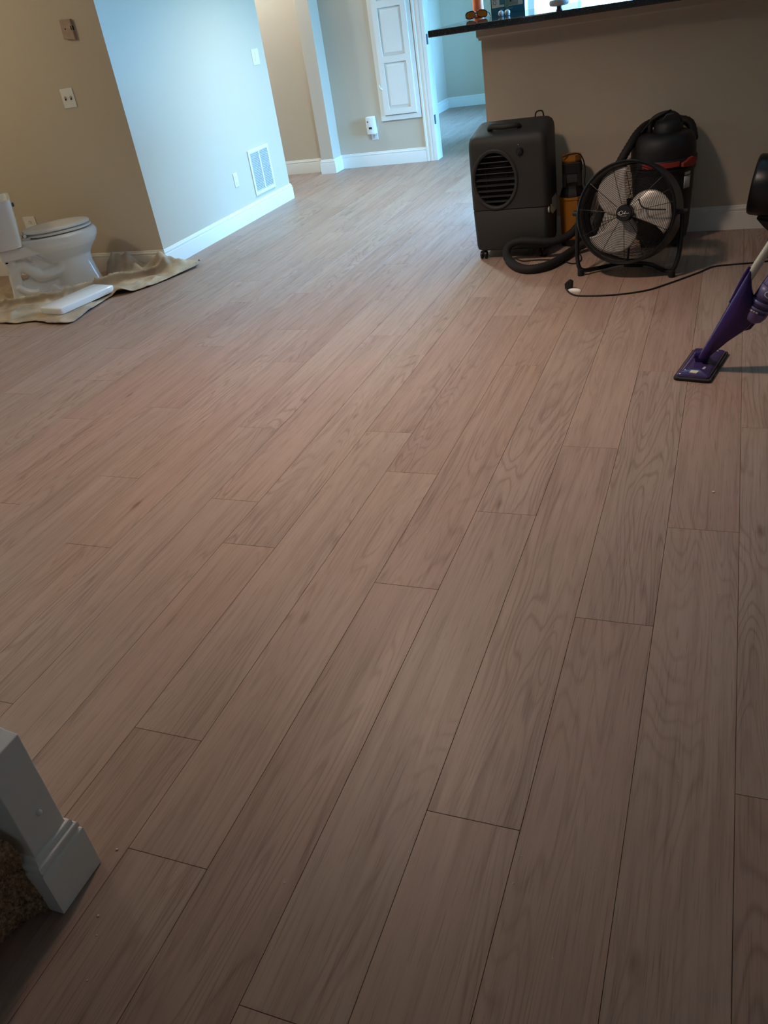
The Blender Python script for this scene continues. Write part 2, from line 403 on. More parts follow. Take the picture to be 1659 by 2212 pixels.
for c in range(ncol0, ncol1 + 1):
    xa, xb = PU0 - (c + 1) * PW, PU0 - c * PW
    off = OFFS.get(c)
    if off is None:
        off = (prev + random.choice((0.42, 0.55, 0.71, 0.97, 1.12))) % PL
    prev = off
    k = math.floor((YR - off) / PL)
    while off + k * PL < FY:
        ya, yb = off + k * PL, off + (k + 1) * PL
        k += 1
        segs = []
        # clip to rooms
        for (rx0, rx1, ry0, ry1) in ((XO, XR, YR, YF), (FX, FXR, YF, FY)):
            a, b = max(xa, rx0), min(xb, rx1); e, f = max(ya, ry0), min(yb, ry1)
            if b - a > 0.01 and f - e > 0.01: segs.append([a, b, e, f])
        if len(segs) == 2 and abs(segs[0][3] - segs[1][2]) < 1e-6 and segs[0][:2] == segs[1][:2]:
            segs = [[segs[0][0], segs[0][1], segs[0][2], segs[1][3]]]
        for sg in segs:
            # skip planks wholly inside the wall block or under the bar wall
            if sg[1] < XL - 0.0 and sg[2] > YB and sg[3] < YLE: continue
            cnt = 0; dist = 1e9
            for i in range(7):
                for j in range(2):
                    X = sg[0] + (sg[1] - sg[0]) * (0.1 + 0.8 * j); Y = sg[2] + (sg[3] - sg[2]) * (0.03 + 0.94 * i / 6)
                    q = px(X, Y)
                    if q and -30 < q[0] < 1690 and -30 < q[1] < 2240:
                        hid = (Y > BWY0 and (X / Y) * BWY0 > BWX0 and (Y > BWY1 + 0.1)) or (X < XL and Y > YB) or (Y > YF and not (DX0 - 0.2 < X * YF / Y < -1.3))
                        if not hid: cnt += 1; dist = min(dist, math.hypot(X, Y))
            cands.append((cnt > 0, dist, sg))
vis = sorted([q for q in cands if q[0]], key=lambda q: q[1])
single = vis[:300]; rest = vis[300:] + [q for q in cands if not q[0]]
def plank_box(m, wx, wy, cx=0, cy=0):
    e = 0.0005
    x0, x1, y0, y1 = cx - wx / 2 + GAP / 2, cx + wx / 2 - GAP / 2, cy - wy / 2 + GAP / 2, cy + wy / 2 - GAP / 2
    b0 = len(m.v)
    for (z, i) in ((-0.008, 0), (-e, 0), (0, e)):
        m.v += [(x0 + i, y0 + i, z), (x1 - i, y0 + i, z), (x1 - i, y1 - i, z), (x0 + i, y1 - i, z)]
    for l in (0, 4):
        for i in range(4): j = (i + 1) % 4; m.f.append((b0 + l + i, b0 + l + j, b0 + l + 4 + j, b0 + l + 4 + i))
    m.f.append((b0 + 8, b0 + 9, b0 + 10, b0 + 11))
pl_cache = {}
for _, _, (a, b, e, f) in single:
    key = (round(b - a, 4), round(f - e, 4))
    if key not in pl_cache:
        m = MB(); plank_box(m, b - a, f - e); o = m.obj('plank', 'oak_planks', floor_o); pl_cache[key] = o
    else:
        o = bpy.data.objects.new('plank', pl_cache[key].data); COL.objects.link(o); o.parent = floor_o
    o.location = ((a + b) / 2, (e + f) / 2, 0)
if rest:
    m = MB()
    for _, _, (a, b, e, f) in rest: plank_box(m, b - a, f - e, (a + b) / 2, (e + f) / 2)
    o = m.obj('planks_out_of_sight', 'oak_planks', floor_o); o['kind'] = 'stuff'
PLANKS = (len(single), len(vis), len(cands))

# baseboards: moulded profile swept with mitred corners
BBP = [(0, 0), (0.016, 0), (0.016, 0.099), (0.0155, 0.1005), (0.0105, 0.1035), (0.0105, 0.1055), (0.0135, 0.1075), (0.0135, 0.1165), (0.012, 0.119), (0.0075, 0.121), (0.0075, 0.1275), (0.0055, 0.132), (0.0015, 0.134), (0, 0.134)]
def sweep(pts, prof, m=None, z0=0.0):
    # pts: xy path; the profile grows to the right-hand side of travel
    m = m or MB(); n = len(pts); rows = []
    for i, p in enumerate(pts):
        p = Vector(p)
        d0 = (p - Vector(pts[i - 1])).normalized() if i > 0 else None
        d1 = (Vector(pts[i + 1]) - p).normalized() if i < n - 1 else None
        n0 = Vector((d0.y, -d0.x)) if d0 else None; n1 = Vector((d1.y, -d1.x)) if d1 else None
        if n0 is None: nn = n1
        elif n1 is None: nn = n0
        else:
            nn = (n0 + n1); nn = nn / (nn.dot(n0))
        rows.append([(p.x + nn.x * a, p.y + nn.y * a, z0 + z) for a, z in prof])
    return m.quadgrid(rows, True, True, True)
def bb(name, pts, label):
    return tag(sweep(pts, BBP).obj(name, 'white_trim', None, 30), label, 'baseboard', kind='structure')
bb('baseboard_left', [(XO, YB), (XL, YB), (XL, YLE), (XO, YLE)], 'white moulded baseboard around the vent wall corner behind the toilet')
bb('baseboard_hall', [(XO, YH), (-3.975, YH)], 'white moulded baseboard along the hallway wall')
bb('baseboard_far', [(-3.80, YF), (-2.856, YF)], 'white moulded baseboard under the cupboard door on the far wall')
bb('baseboard_bar', [(BWX0, BWY1 - 0.02), (BWX0, BWY0), (XR, BWY0)][::1] and [(BWX0, BWY1), (BWX0, BWY0), (XR, BWY0)], 'white moulded baseboard along the half wall behind the fans')
bb('baseboard_far_room', [(FX, 8.60), (FX, FY), (FXR, FY)], 'white baseboard in the room beyond the doorway')

# pilaster beside the hallway
t = thing('trim_1', 'square beige pilaster with a white plinth between the hallway and the cupboard wall', 'pilaster', kind='structure')
MB().box(-3.935, -3.795, 8.205, 8.45, 0, ZC).obj('shaft', 'wall_paint', t, bevel=0.003)
sweep([(-3.935, 8.33), (-3.935, 8.205), (-3.795, 8.205), (-3.795, YF)], BBP).obj('plinth', 'white_trim', t, 30)
# door casing and jamb of the doorway
t = thing('door_1', 'white door casing of the bright doorway in the far wall', 'door frame', kind='structure')
CAS = [(0, 0), (0, 0.012), (0.006, 0.017), (0.022, 0.017), (0.026, 0.013), (0.046, 0.015), (0.052, 0.019), (0.072, 0.019), (0.078, 0.016), (0.078, 0)]
MB().prism([(-2.856 + a, YF - d) for a, d in CAS], 0.002, 2.12, 'xy').obj('casing', 'white_trim', t)
MB().prism([(DX1 + 0.04 + a, YF - d) for a, d in CAS], 0.002, 2.12, 'xy').obj('casing', 'white_trim', t)
MB().box(-2.86, DX1 + 0.12, YF - 0.019, YF, 2.06, 2.14).obj('head_casing', 'white_trim', t)
MB().box(DX0 - 0.036, DX0, YF - 0.02, 8.555, 0.002, 2.06).obj('jamb', 'white_trim', t)
MB().box(DX1, DX1 + 0.036, YF - 0.005, 8.555, 0.002, 2.06).obj('jamb', 'white_trim', t)
for z0, z1 in ((0.332, 0.415), (1.02, 1.105), (1.72, 1.80)):
    hg = MB().box(DX0, DX0 + 0.003, YF + 0.002, YF + 0.035, z0, z1)
    hg.cyl((DX0 + 0.006, YF - 0.003, z0), (DX0 + 0.006, YF - 0.003, z1), 0.006, n=10)
    hg.obj('hinge', 'hinge_dark', t)
# cupboard door in the far wall
t = thing('cupboard_door', 'tall narrow white panelled cupboard door set in the far wall', 'cupboard door', (0, YF, 0))
def framebox(m, x0, x1, z0, z1, w, y0, y1):
    m.box(x0, x0 + w, y0, y1, z0, z1); m.box(x1 - w, x1, y0, y1, z0, z1)
    m.box(x0 + w, x1 - w, y0, y1, z0, z0 + w); m.box(x0 + w, x1 - w, y0, y1, z1 - w, z1); return m
framebox(MB(), -3.288, -2.866, 0.41, 1.94, 0.045, -0.016, 0).obj('door_surround', 'white_trim', t, bevel=0.003)
dm = MB()
X0, X1 = -3.240, -2.905
zs = [0.462, 0.515, 0.917, 0.973, 1.372, 1.428, 1.83, 1.885]
dm.box(X0, -3.186, -0.030, -0.001, zs[0], zs[7]); dm.box(-2.957, X1, -0.030, -0.001, zs[0], zs[7])
for i in (0, 2, 4, 6): dm.box(-3.186, -2.957, -0.030, -0.001, zs[i], zs[i + 1])
dm.box(-3.186, -2.957, -0.010, -0.001, zs[1], zs[6])
leaf = dm.obj('door_leaf', 'white_trim', t)
for i in (1, 3, 5):
    a, b, c, d = -3.186, -2.957, zs[i], zs[i + 1]
    pm = MB(); ins = 0.028
    rows = []
    for inset, yy in ((0.004, -0.010), (0.004, -0.013), (ins, -0.024), (ins + 0.0001, -0.026)):
        rows.append([(a + inset, yy, c + inset), (b - inset, yy, c + inset), (b - inset, yy, d - inset), (a + inset, yy, d - inset)])
    pm.quadgrid(rows, True, True, True).obj('raised_panel', 'white_trim', leaf)
MB().tube([(-3.262, -0.018, 0.735), (-3.255, -0.034, 0.715), (-3.240, -0.036, 0.700), (-3.236, -0.031, 0.690)], 0.006, 8).obj('latch', 'white_plastic', t, 60)
# bar moulding and granite top
t = tag(sweep([(BWX0, BWY1), (BWX0, BWY0), (XR, BWY0)], [(0, 0), (0.012, 0), (0.014, 0.012), (0.022, 0.02), (0.022, 0.052), (0.03, 0.058), (0, 0.058)], None, 1.142).obj('trim_2', 'wall_paint', None, 30),
        'beige moulding along the top of the half wall under the granite', 'moulding', kind='structure')
ct = MB().box(-1.648, XR, 5.085, 6.16, 1.2005, 1.235).obj('bar_countertop', 'granite', None, bevel=0.005, seg=3)
tag(ct, 'long dark polished granite bar top on the half wall', 'countertop')
t = thing('base_cabinet', 'white kitchen base cabinets on the far side of the half wall', 'cabinet', (0, 0, 0))
MB().box(BWX0 + 0.02, XR - 0.01, BWY1 + 0.005, 6.05, 0.10, 1.2003).obj('cabinet_body', 'cabinet_wood', t)
MB().box(BWX0 + 0.05, XR - 0.05, BWY1 + 0.005, 5.98, 0.0, 0.10).obj('toe_kick', 'black_plastic', t)
for i in range(5):
    x0 = BWX0 + 0.04 + i * 0.78
    dr = MB().box(x0, x0 + 0.75, 6.05, 6.068, 0.13, 1.17).obj('cabinet_door', 'cabinet_wood', t, bevel=0.003)
    MB().tube([(x0 + 0.70, 6.066, 0.75), (x0 + 0.70, 6.095, 0.76), (x0 + 0.70, 6.095, 0.86), (x0 + 0.70, 6.066, 0.87)], 0.005, 8).obj('handle', 'bolt_steel', dr, 60)

# ------------------------------------------------------------------ wall fittings
def plate(name, label, cat, loc, rz, w_, h_, kind_):
    t = thing(name, label, cat, loc, rz)
    MB().box(-w_ / 2, w_ / 2, -0.006, 0, -h_ / 2, h_ / 2).obj('cover_plate', 'white_plastic', t, bevel=0.002)
    if kind_ == 'toggle2':
        for sx in (-0.023, 0.023):
            MB().box(sx - 0.0055, sx + 0.0055, -0.0075, -0.005, -0.012, 0.012).obj('slot', 'dark_slot', t)
            M = Matrix.Translation((sx, -0.007, 0.003)) @ Matrix.Rotation(math.radians(-25), 4, 'X')
            MB().box(-0.005, 0.005, -0.016, 0.0, -0.005, 0.005).obj('toggle', 'white_plastic', t, M=M)
    elif kind_ == 'rocker':
        M = Matrix.Translation((0, -0.0065, 0)) @ Matrix.Rotation(math.radians(4), 4, 'X')
        MB().box(-0.0165, 0.0165, -0.005, 0.001, -0.033, 0.033).obj('rocker', 'white_plastic', t, M=M)
    elif kind_ == 'outlet':
        for sz in (-0.02, 0.02):
            f = MB().lathe([(0.0165, 0), (0.0165, 0.002), (0.0155, 0.0025)], (0, -0.006, sz), 20, Matrix.Rotation(PI / 2, 4, 'X')).obj('socket_face', 'white_plastic', t, 40)
            for q in (-0.006, 0.006): MB().box(q - 0.001, q + 0.001, -0.0089, -0.008, sz - 0.002, sz + 0.006).obj('socket_slot', 'dark_slot', f)
    for sz in (-h_ * 0.36, h_ * 0.36): MB().lathe([(0.0025, 0), (0.0025, 0.001)], (0, -0.006, sz if kind_ != 'outlet' else 0), 10, Matrix.Rotation(PI / 2, 4, 'X')).obj('screw', 'white_plastic', t)
    return t
plate('light_switch', 'white double toggle switch plate on the shaded wall above the toilet', 'light switch', (-4.183, YB, 1.166), 0, 0.105, 0.118, 'toggle2')
plate('light_switch', 'white rocker switch plate high on the daylit wall above the vent', 'light switch', (XL, 6.925, 1.177), PI / 2, 0.115, 0.118, 'rocker')
plate('wall_outlet', 'white outlet plate beside the air vent on the daylit wall', 'outlet', (XL, 6.186, 0.358), PI / 2, 0.062, 0.106, 'outlet')
plate('wall_outlet', 'outlet plate low on the shaded wall behind the toilet', 'outlet', (-4.89, YB, 0.375), 0, 0.115, 0.115, 'outlet')
# tan wall box
t = thing('wall_chime_box', 'tan plastic box with a dark slot high on the shaded wall', 'wall box', (-4.018, YB, 1.552))
MB().prism([(-0.042, -0.052), (0.048, -0.066), (0.048, 0.050), (-0.036, 0.054)], -0.022, 0, 'xz').obj('body', 'tan_plastic', t, bevel=0.003)
MB().box(0.0475, 0.0490, -0.017, -0.005, -0.012, 0.012).obj('slot', 'dark_slot', t)
MB().box(0.037, 0.044, -0.0228, -0.0215, -0.010, 0.012).obj('slot', 'dark_slot', t)
MB().lathe([(0.005, 0), (0.005, 0.0012)], (-0.006, -0.0215, 0.0), 14, Matrix.Rotation(PI / 2, 4, 'X')).obj('screw_hole', 'dark_slot', t)
# return air vent
t = thing('air_vent', 'white return air vent grille with two columns of slats low on the daylit wall', 'air vent', (XL, 6.636, 0.348), PI / 2)
w2, h2 = 0.182, 0.178
framebox(MB(), -w2, w2, -h2, h2, 0.026, -0.012, 0).obj('frame', 'white_plastic', t, bevel=0.003)
MB().box(-0.009, 0.009, -0.012, 0, -h2 + 0.026, h2 - 0.026).obj('mullion', 'white_plastic', t)
MB().box(-w2 + 0.02, w2 - 0.02, -0.0015, -0.0003, -h2 + 0.02, h2 - 0.02).obj('backing', 'vent_dark', t)
sl = None
for sx in (-1, 1):
    for i in range(24):
        z = -h2 + 0.026 + (i + 0.5) * (2 * h2 - 0.052) / 24
        if sl is None:
            M = Matrix.Rotation(math.radians(-42), 4, 'X')
            sl = MB().box(-0.0735, 0.0735, -0.0085, 0.0085, -0.0008, 0.0008, M).obj('slat', 'white_plastic', t); o = sl
        else: o = share(sl, 'slat', t)
        o.location = (sx * 0.0825, -0.0065, z)
# plug-in air freshener on the far wall with its outlet
t = plate('wall_outlet', 'white outlet plate under the air freshener on the far wall', 'outlet', (-3.388, YF, 0.305), 0, 0.07, 0.115, 'outlet')
t = thing('air_freshener', 'white plug-in air freshener with a black sensor window on the far wall', 'air freshener', (-3.402, YF - 0.0065, 0.388))
fm = MB(); rows = []
for z, ws, dp in ((-0.080, 0.040, 0.040), (-0.078, 0.046, 0.048), (0, 0.048, 0.052), (0.072, 0.046, 0.048), (0.080, 0.040, 0.036)):
    rows.append([(-ws, 0, z), (-ws, -dp * 0.8, z), (-ws * 0.85, -dp * 0.97, z), (0, -dp * 1.06, z), (ws * 0.85, -dp * 0.97, z), (ws, -dp * 0.8, z), (ws, 0, z)])
fm.quadgrid(rows, True, True, True).obj('housing', 'white_plastic', t, 50)
MB().box(-0.016, 0.016, -0.0565, -0.050, -0.032, -0.014).obj('sensor_window', 'dark_slot', t)
MB().lathe([(0.007, 0), (0.007, 0.004)], (-0.022, -0.0515, 0.036), 14, Matrix.Rotation(PI / 2, 4, 'X')).obj('nozzle', 'hinge_dark', t)

# ------------------------------------------------------------------ ceiling lamps (outside the view)
def ceiling_lamp(x, y, watts, col, label, spot=0, r=0.10):
    t = thing('ceiling_lamp', label, 'lamp', (x, y, ZC))
    MB().lathe([(0.11, 0), (0.11, -0.008), (0.085, -0.012), (0.075, -0.002)], n=32).obj('lamp_rim', 'white_plastic', t, 40)
    l = bpy.data.lights.new('lamp_light', 'SPOT' if spot else 'POINT'); l.energy = watts; l.color = col; l.shadow_soft_size = r
    if spot: l.spot_size = math.radians(spot); l.spot_blend = 1.0
    o = bpy.data.objects.new('lamp_light', l); COL.objects.link(o); o.parent = t; o.location = (0, 0, -0.05 - r)
for q in LAMPS: ceiling_lamp(*q)

# ------------------------------------------------------------------ toilet
TA = math.radians(45)
toilet = thing('toilet', 'white two-piece toilet without its tank lid standing on the drop cloth', 'toilet', (-4.63, 4.33, 0.006), TA)
tb = MB()
def oval(s0, s1, hw, z, n=40, p=2.3, skew=0.0):
    # oval ring in the local s (x) / t (y) plane; egg shape pointing to +x
    c = (s0 + s1) / 2; a = (s1 - s0) / 2; out = []
    for k in range(n):
        th = 2 * PI * k / n; co, si = math.cos(th), math.sin(th)
        x = math.copysign(abs(co) ** (2 / p), co); y = math.copysign(abs(si) ** (2 / p), si)
        out.append((c + a * x, hw * y * (1 - skew * max(0, x)), z))
    return out
# bowl
tb.quadgrid([oval(0.34, 0.595, 0.080, 0.17), oval(0.30, 0.605, 0.100, 0.215), oval(0.26, 0.630, 0.135, 0.250), oval(0.21, 0.668, 0.170, 0.290), oval(0.17, 0.688, 0.188, 0.325),
             oval(0.15, 0.694, 0.192, 0.350), oval(0.14, 0.690, 0.190, 0.372), oval(0.14, 0.676, 0.180, 0.386)], True, True, True)
# front pedestal
tb.quadgrid([oval(0.33, 0.640, 0.112, 0.0, p=3), oval(0.33, 0.632, 0.108, 0.03, p=3), oval(0.335, 0.612, 0.096, 0.10, p=2.8), oval(0.335, 0.600, 0.092, 0.16, p=2.6), oval(0.33, 0.605, 0.098, 0.22)], True, True, True)
# shelf under the tank
tb.box(0.015, 0.30, -0.125, 0.125, 0.285, 0.352)
# rear column and base web with the opening behind the trapway
tb.prism([(0.0, 0.0), (0.075, 0.0), (0.060, 0.10), (0.065, 0.20), (0.10, 0.30), (0.03, 0.30), (0.035, 0.2)], -0.095, 0.095)
tb.prism([(0.06, 0.0), (0.36, 0.0), (0.36, 0.12), (0.30, 0.105), (0.22, 0.105), (0.16, 0.115), (0.125, 0.130), (0.085, 0.12), (0.06, 0.10)], -0.05, 0.05)
tb.box(0.145, 0.36, -0.045, 0.045, 0.10, 0.30); tb.box(0.06, 0.16, -0.06, 0.06, 0.215, 0.30)
tb.prism([(0.0, 0.0), (0.38, 0.0), (0.38, 0.03), (0.05, 0.03)], -0.105, 0.105)
# trapway
for sy in (-1, 1):
    tb.tube(spline([(0.055, sy * 0.05, 0.06), (0.058, sy * 0.055, 0.13), (0.075, sy * 0.057, 0.205), (0.125, sy * 0.058, 0.228), (0.175, sy * 0.056, 0.185), (0.225, sy * 0.054, 0.140), (0.29, sy * 0.052, 0.135), (0.37, sy * 0.05, 0.15), (0.40, sy * 0.045, 0.20)], 6), 0.042, 14)
    tb.tube(spline([(0.06, sy * 0.075, 0.10), (0.085, sy * 0.080, 0.07), (0.13, sy * 0.082, 0.045), (0.19, sy * 0.082, 0.035)], 6), [0.030] * 18 + [0.02], 12)
    tb.ball((0.285, sy * 0.088, 0.03), 0.030, sc=(1, 0.7, 1.3))
bowl = tb.obj('bowl', 'porcelain', toilet)
md = bowl.modifiers.new('r', 'REMESH'); md.mode = 'VOXEL'; md.voxel_size = 0.0065
md = bowl.modifiers.new('s', 'SMOOTH'); md.iterations = 6; md.factor = 0.5
bake(bowl); bowl.data.shade_smooth(); bowl.data.materials.clear(); bowl.data.materials.append(MAT['porcelain'])
# seat ring and lid
sm = MB(); sm.quadgrid([oval(0.225, 0.660, 0.172, 0.3925), oval(0.22, 0.667, 0.177, 0.397), oval(0.22, 0.667, 0.177, 0.404), oval(0.228, 0.660, 0.171, 0.409)], True, True, True)
sm.obj('seat', 'seat_plastic', toilet, 50)
sm = MB(); sm.quadgrid([oval(0.215, 0.655, 0.168, 0.4145), oval(0.21, 0.662, 0.174, 0.418), oval(0.21, 0.662, 0.174, 0.426), oval(0.218, 0.652, 0.167, 0.433), oval(0.28, 0.60, 0.12, 0.437), oval(0.36, 0.50, 0.05, 0.438)], True, True, True)
sm.obj('seat_lid', 'seat_plastic', toilet, 50)
for sy in (-0.075, 0.075):
    h = MB().box(0.195, 0.245, sy - 0.018, sy + 0.018, 0.384, 0.400); h.cyl((0.215, sy - 0.022, 0.412), (0.215, sy + 0.022, 0.412), 0.011, n=14)
    h.obj('seat_hinge', 'seat_plastic', toilet, bevel=0.003)
# tank, open at the top
tk = MB(); rows = []
for z, x0, x1, hw in ((0.356, 0.035, 0.150, 0.155), (0.366, 0.015, 0.180, 0.185), (0.40, 0.01, 0.187, 0.195), (0.55, 0.0, 0.203, 0.208), (0.655, -0.004, 0.210, 0.213), (0.668, -0.004, 0.210, 0.213),
                      (0.668, 0.010, 0.196, 0.200), (0.56, 0.014, 0.190, 0.195), (0.40, 0.025, 0.172, 0.180)):
    rows.append(oval(x0, x1, hw, z, 48, 7))
tk.quadgrid(rows, True, True, True).obj('tank', 'porcelain', toilet, 45)
lv = MB().cyl((0.205, -0.15, 0.628), (0.217, -0.15, 0.628), 0.013, n=14); lv.box(0.214, 0.221, -0.158, -0.085, 0.620, 0.636)
lv.obj('flush_lever', 'hinge_dark', toilet)
for sy in (-0.085, 0.085):
    MB().cyl((0.045, sy, 0.335), (0.045, sy, 0.36), 0.016, n=12).obj('tank_bolt', 'black_rubber', toilet)
    MB().cyl((0.045, sy, 0.268), (0.045, sy, 0.287), 0.014, n=6).obj('bolt_nut', 'black_rubber', toilet)
MB().cyl((0.10, 0, 0.335), (0.10, 0, 0.362), 0.05, n=20).obj('tank_gasket', 'black_rubber', toilet)
# tank lid lying on the cloth
t = thing('tank_lid', 'white porcelain tank lid lying on the drop cloth in front of the toilet', 'tank lid', (-3.965, 4.225, 0.018), math.radians(-4))
t.rotation_euler = (0, 0, math.radians(-10))
m = MB(); rows = []
for z, hx, hy in ((0.0, 0.094, 0.228), (0.003, 0.101, 0.235), (0.036, 0.104, 0.238), (0.042, 0.101, 0.235), (0.045, 0.094, 0.228)):
    rows.append([(px_ * hx * (1.0 - 0.0), py_ * hy, z) for px_, py_ in [(math.copysign(abs(math.cos(2 * PI * k / 48)) ** 0.13, math.cos(2 * PI * k / 48)), math.copysign(abs(math.sin(2 * PI * k / 48)) ** 0.13, math.sin(2 * PI * k / 48))) for k in range(48)]])
m.quadgrid(rows, True, True, True).obj('lid_slab', 'porcelain', t, 50)

# ------------------------------------------------------------------ drop cloth: wrinkled sheet
def cloth():
    # near edge (towards the camera) and far edge, both running from left to right
    near = spline([(-5.30, 3.98, 0), (-4.90, 3.96, 0), (-4.55, 3.93, 0), (-4.35, 3.89, 0), (-4.21, 3.875, 0), (-4.08, 3.905, 0), (-3.90, 3.86, 0), (-3.765, 3.86, 0), (-3.755, 3.95, 0), (-3.79, 4.18, 0), (-3.80, 4.36, 0), (-3.72, 4.42, 0), (-3.66, 4.50, 0), (-3.60, 4.64, 0), (-3.54, 4.83, 0), (-3.50, 4.99, 0)], 9)
    far = spline([(-5.30, 4.50, 0), (-5.10, 4.66, 0), (-4.95, 4.78, 0), (-4.8, 4.86, 0), (-4.62, 4.90, 0), (-4.48, 4.93, 0), (-4.32, 4.94, 0), (-4.16, 4.955, 0), (-4.05, 4.95, 0), (-3.95, 4.965, 0), (-3.86, 4.96, 0), (-3.79, 4.968, 0), (-3.745, 5.02, 0), (-3.70, 5.06, 0), (-3.62, 5.10, 0), (-3.53, 5.07, 0)], 9)
    n = len(near); K = 70; rows = []
    ridge = [Vector(p) for p in ((-4.75, 4.12), (-4.45, 4.20), (-4.26, 4.33), (-4.10, 4.58), (-3.98, 4.66), (-3.84, 4.76), (-3.70, 4.88))]
    def dseg(p):
        best = 9; tt = 0; nb = Vector((0, 0))
        for i in range(len(ridge) - 1):
            a, b = ridge[i], ridge[i + 1]; ab = b - a; u = max(0, min(1, (p - a).dot(ab) / ab.dot(ab)))
            d = (p - a - ab * u); dd = d.length * (1 if ab.x * d.y - ab.y * d.x > 0 else -1)
            if abs(dd) < abs(best): best = dd; tt = (i + u) / (len(ridge) - 1); nb = Vector((ab.y, -ab.x)).normalized()
        return best, tt, nb
    ca, sa = math.cos(TA), math.sin(TA)
    for i in range(n):
        row = []
        for k in range(K + 1):
            f = k / K
            p = near[i].lerp(far[i], f); x, y = p.x, p.y
            edge = min(1.0, f * 9, (1 - f) * 7)
            q = Vector((x * 3.1, y * 3.1, 0.3))
            wrk = abs(mnoise.noise(q)) * 0.036 + (0.35 - min(0.35, abs(mnoise.noise(q * 2.1 + Vector((5, 1, 2)))) * 1.6)) * 0.050 + mnoise.noise(q * 5.5) * 0.006 + abs(mnoise.noise(q * 9)) * 0.004
            z = 0.006 + wrk * (0.35 + 0.65 * edge)
            d, tt, nb = dseg(Vector((x, y)))
            # long fold lying across the front of the toilet foot
            z += 0.046 * math.exp(-(d / 0.030) ** 2) + (0.010 if d > 0 else 0) * math.exp(-abs(d) / 0.2)
            # heap in front of the baseboard and bunch at the wall corner
            z += 0.150 * math.exp(-((x + 4.06) / 0.135) ** 2 - ((y - 4.87) / 0.070) ** 2) * (1 + 0.55 * mnoise.noise(q * 3.3) + 0.35 * mnoise.noise(q * 7))
            z += 0.095 * math.exp(-((x + 3.79) / 0.10) ** 2 - ((y - 4.93) / 0.055) ** 2) * (1 + 0.6 * mnoise.noise(q * 5))
            z += 0.045 * math.exp(-((x + 3.62) / 0.08) ** 2 - ((y - 4.95) / 0.10) ** 2) * (1 + 0.8 * mnoise.noise(q * 6))
            # loop of the fold at the near edge
            z += 0.040 * math.exp(-((x + 3.765) / 0.05) ** 2 - ((y - 4.42) / 0.035) ** 2)
            # flattened under the toilet and the lid
            u, v = (x + 4.63) * ca + (y - 4.33) * sa, -(x + 4.63) * sa + (y - 4.33) * ca
            fl = max(0, 1 - max(max(0, abs(u - 0.32) - 0.33), max(0, abs(v) - 0.12)) / 0.05)
            l2 = max(0, 1 - max(max(0, abs(x + 3.965) - 0.115), max(0, abs(y - 4.225) - 0.245)) / 0.05)
            z = z * (1 - fl) + 0.004 * fl; z = z * (1 - l2) + min(z, 0.016) * l2
            jitter = 0.012 * mnoise.noise(Vector((x * 9, y * 9, 7))) * (1 - edge)
            roll = 0.034 * math.exp(-((d - 0.004) / 0.026) ** 2) * (1 - fl) * (1 - l2)
            heap = math.exp(-((x + 4.06) / 0.16) ** 2 - ((y - 4.86) / 0.09) ** 2)
            hx = 0.030 * heap * mnoise.noise(q * 4 + Vector((3, 3, 9))); hy = -0.022 * heap * (1 + mnoise.noise(q * 3 + Vector((8, 1, 4))))
            row.append((x + jitter + nb.x * roll + hx, min(y + jitter * 0.5 + nb.y * roll + hy, 4.978 if x < -3.76 else 9), max(z, 0.003)))
        rows.append(row)
    o = MB().quadgrid(rows).obj('drop_cloth', 'canvas', None, 180)
    md = o.modifiers.new('thick', 'SOLIDIFY'); md.thickness = 0.0025; md.offset = 1
    tag(o, 'crumpled beige canvas drop cloth spread under the toilet', 'drop cloth')
cloth()

# ------------------------------------------------------------------ stair start at lower left
t = thing('stair_curb', 'white end of the stair curb with its base moulding at lower left', 'stair curb', (-1.116, 0.648, 0))
prof = [(0.0, 0.002), (0.0, 0.392), (-0.03, 0.398), (-0.07, 0.418), (-0.12, 0.450), (-0.30, 0.60), (-0.9, 1.10), (-0.9, 0.002)]
MB().prism(prof, -0.048, 0.037, 'xz').obj('curb_wall', 'white_trim', t, bevel=0.002)
bbm = MB(); sweep([(-0.9, -0.048), (0.0, -0.048), (0.0, 0.037), (-0.9, 0.037)], [(a, z * 1.11) for a, z in BBP], bbm, 0.002)
bbm.obj('base_moulding', 'white_trim', t, 30)
MB().ball((0.001, 0.0, 0.221), 0.006, sc=(0.8, 1, 1)).obj('nail_cover', 'white_plastic', t, 80)
t = thing('carpeted_stairs', 'brown shag carpeted bottom steps beside the white stair curb', 'stairs', (-1.20, 0.585, 0))
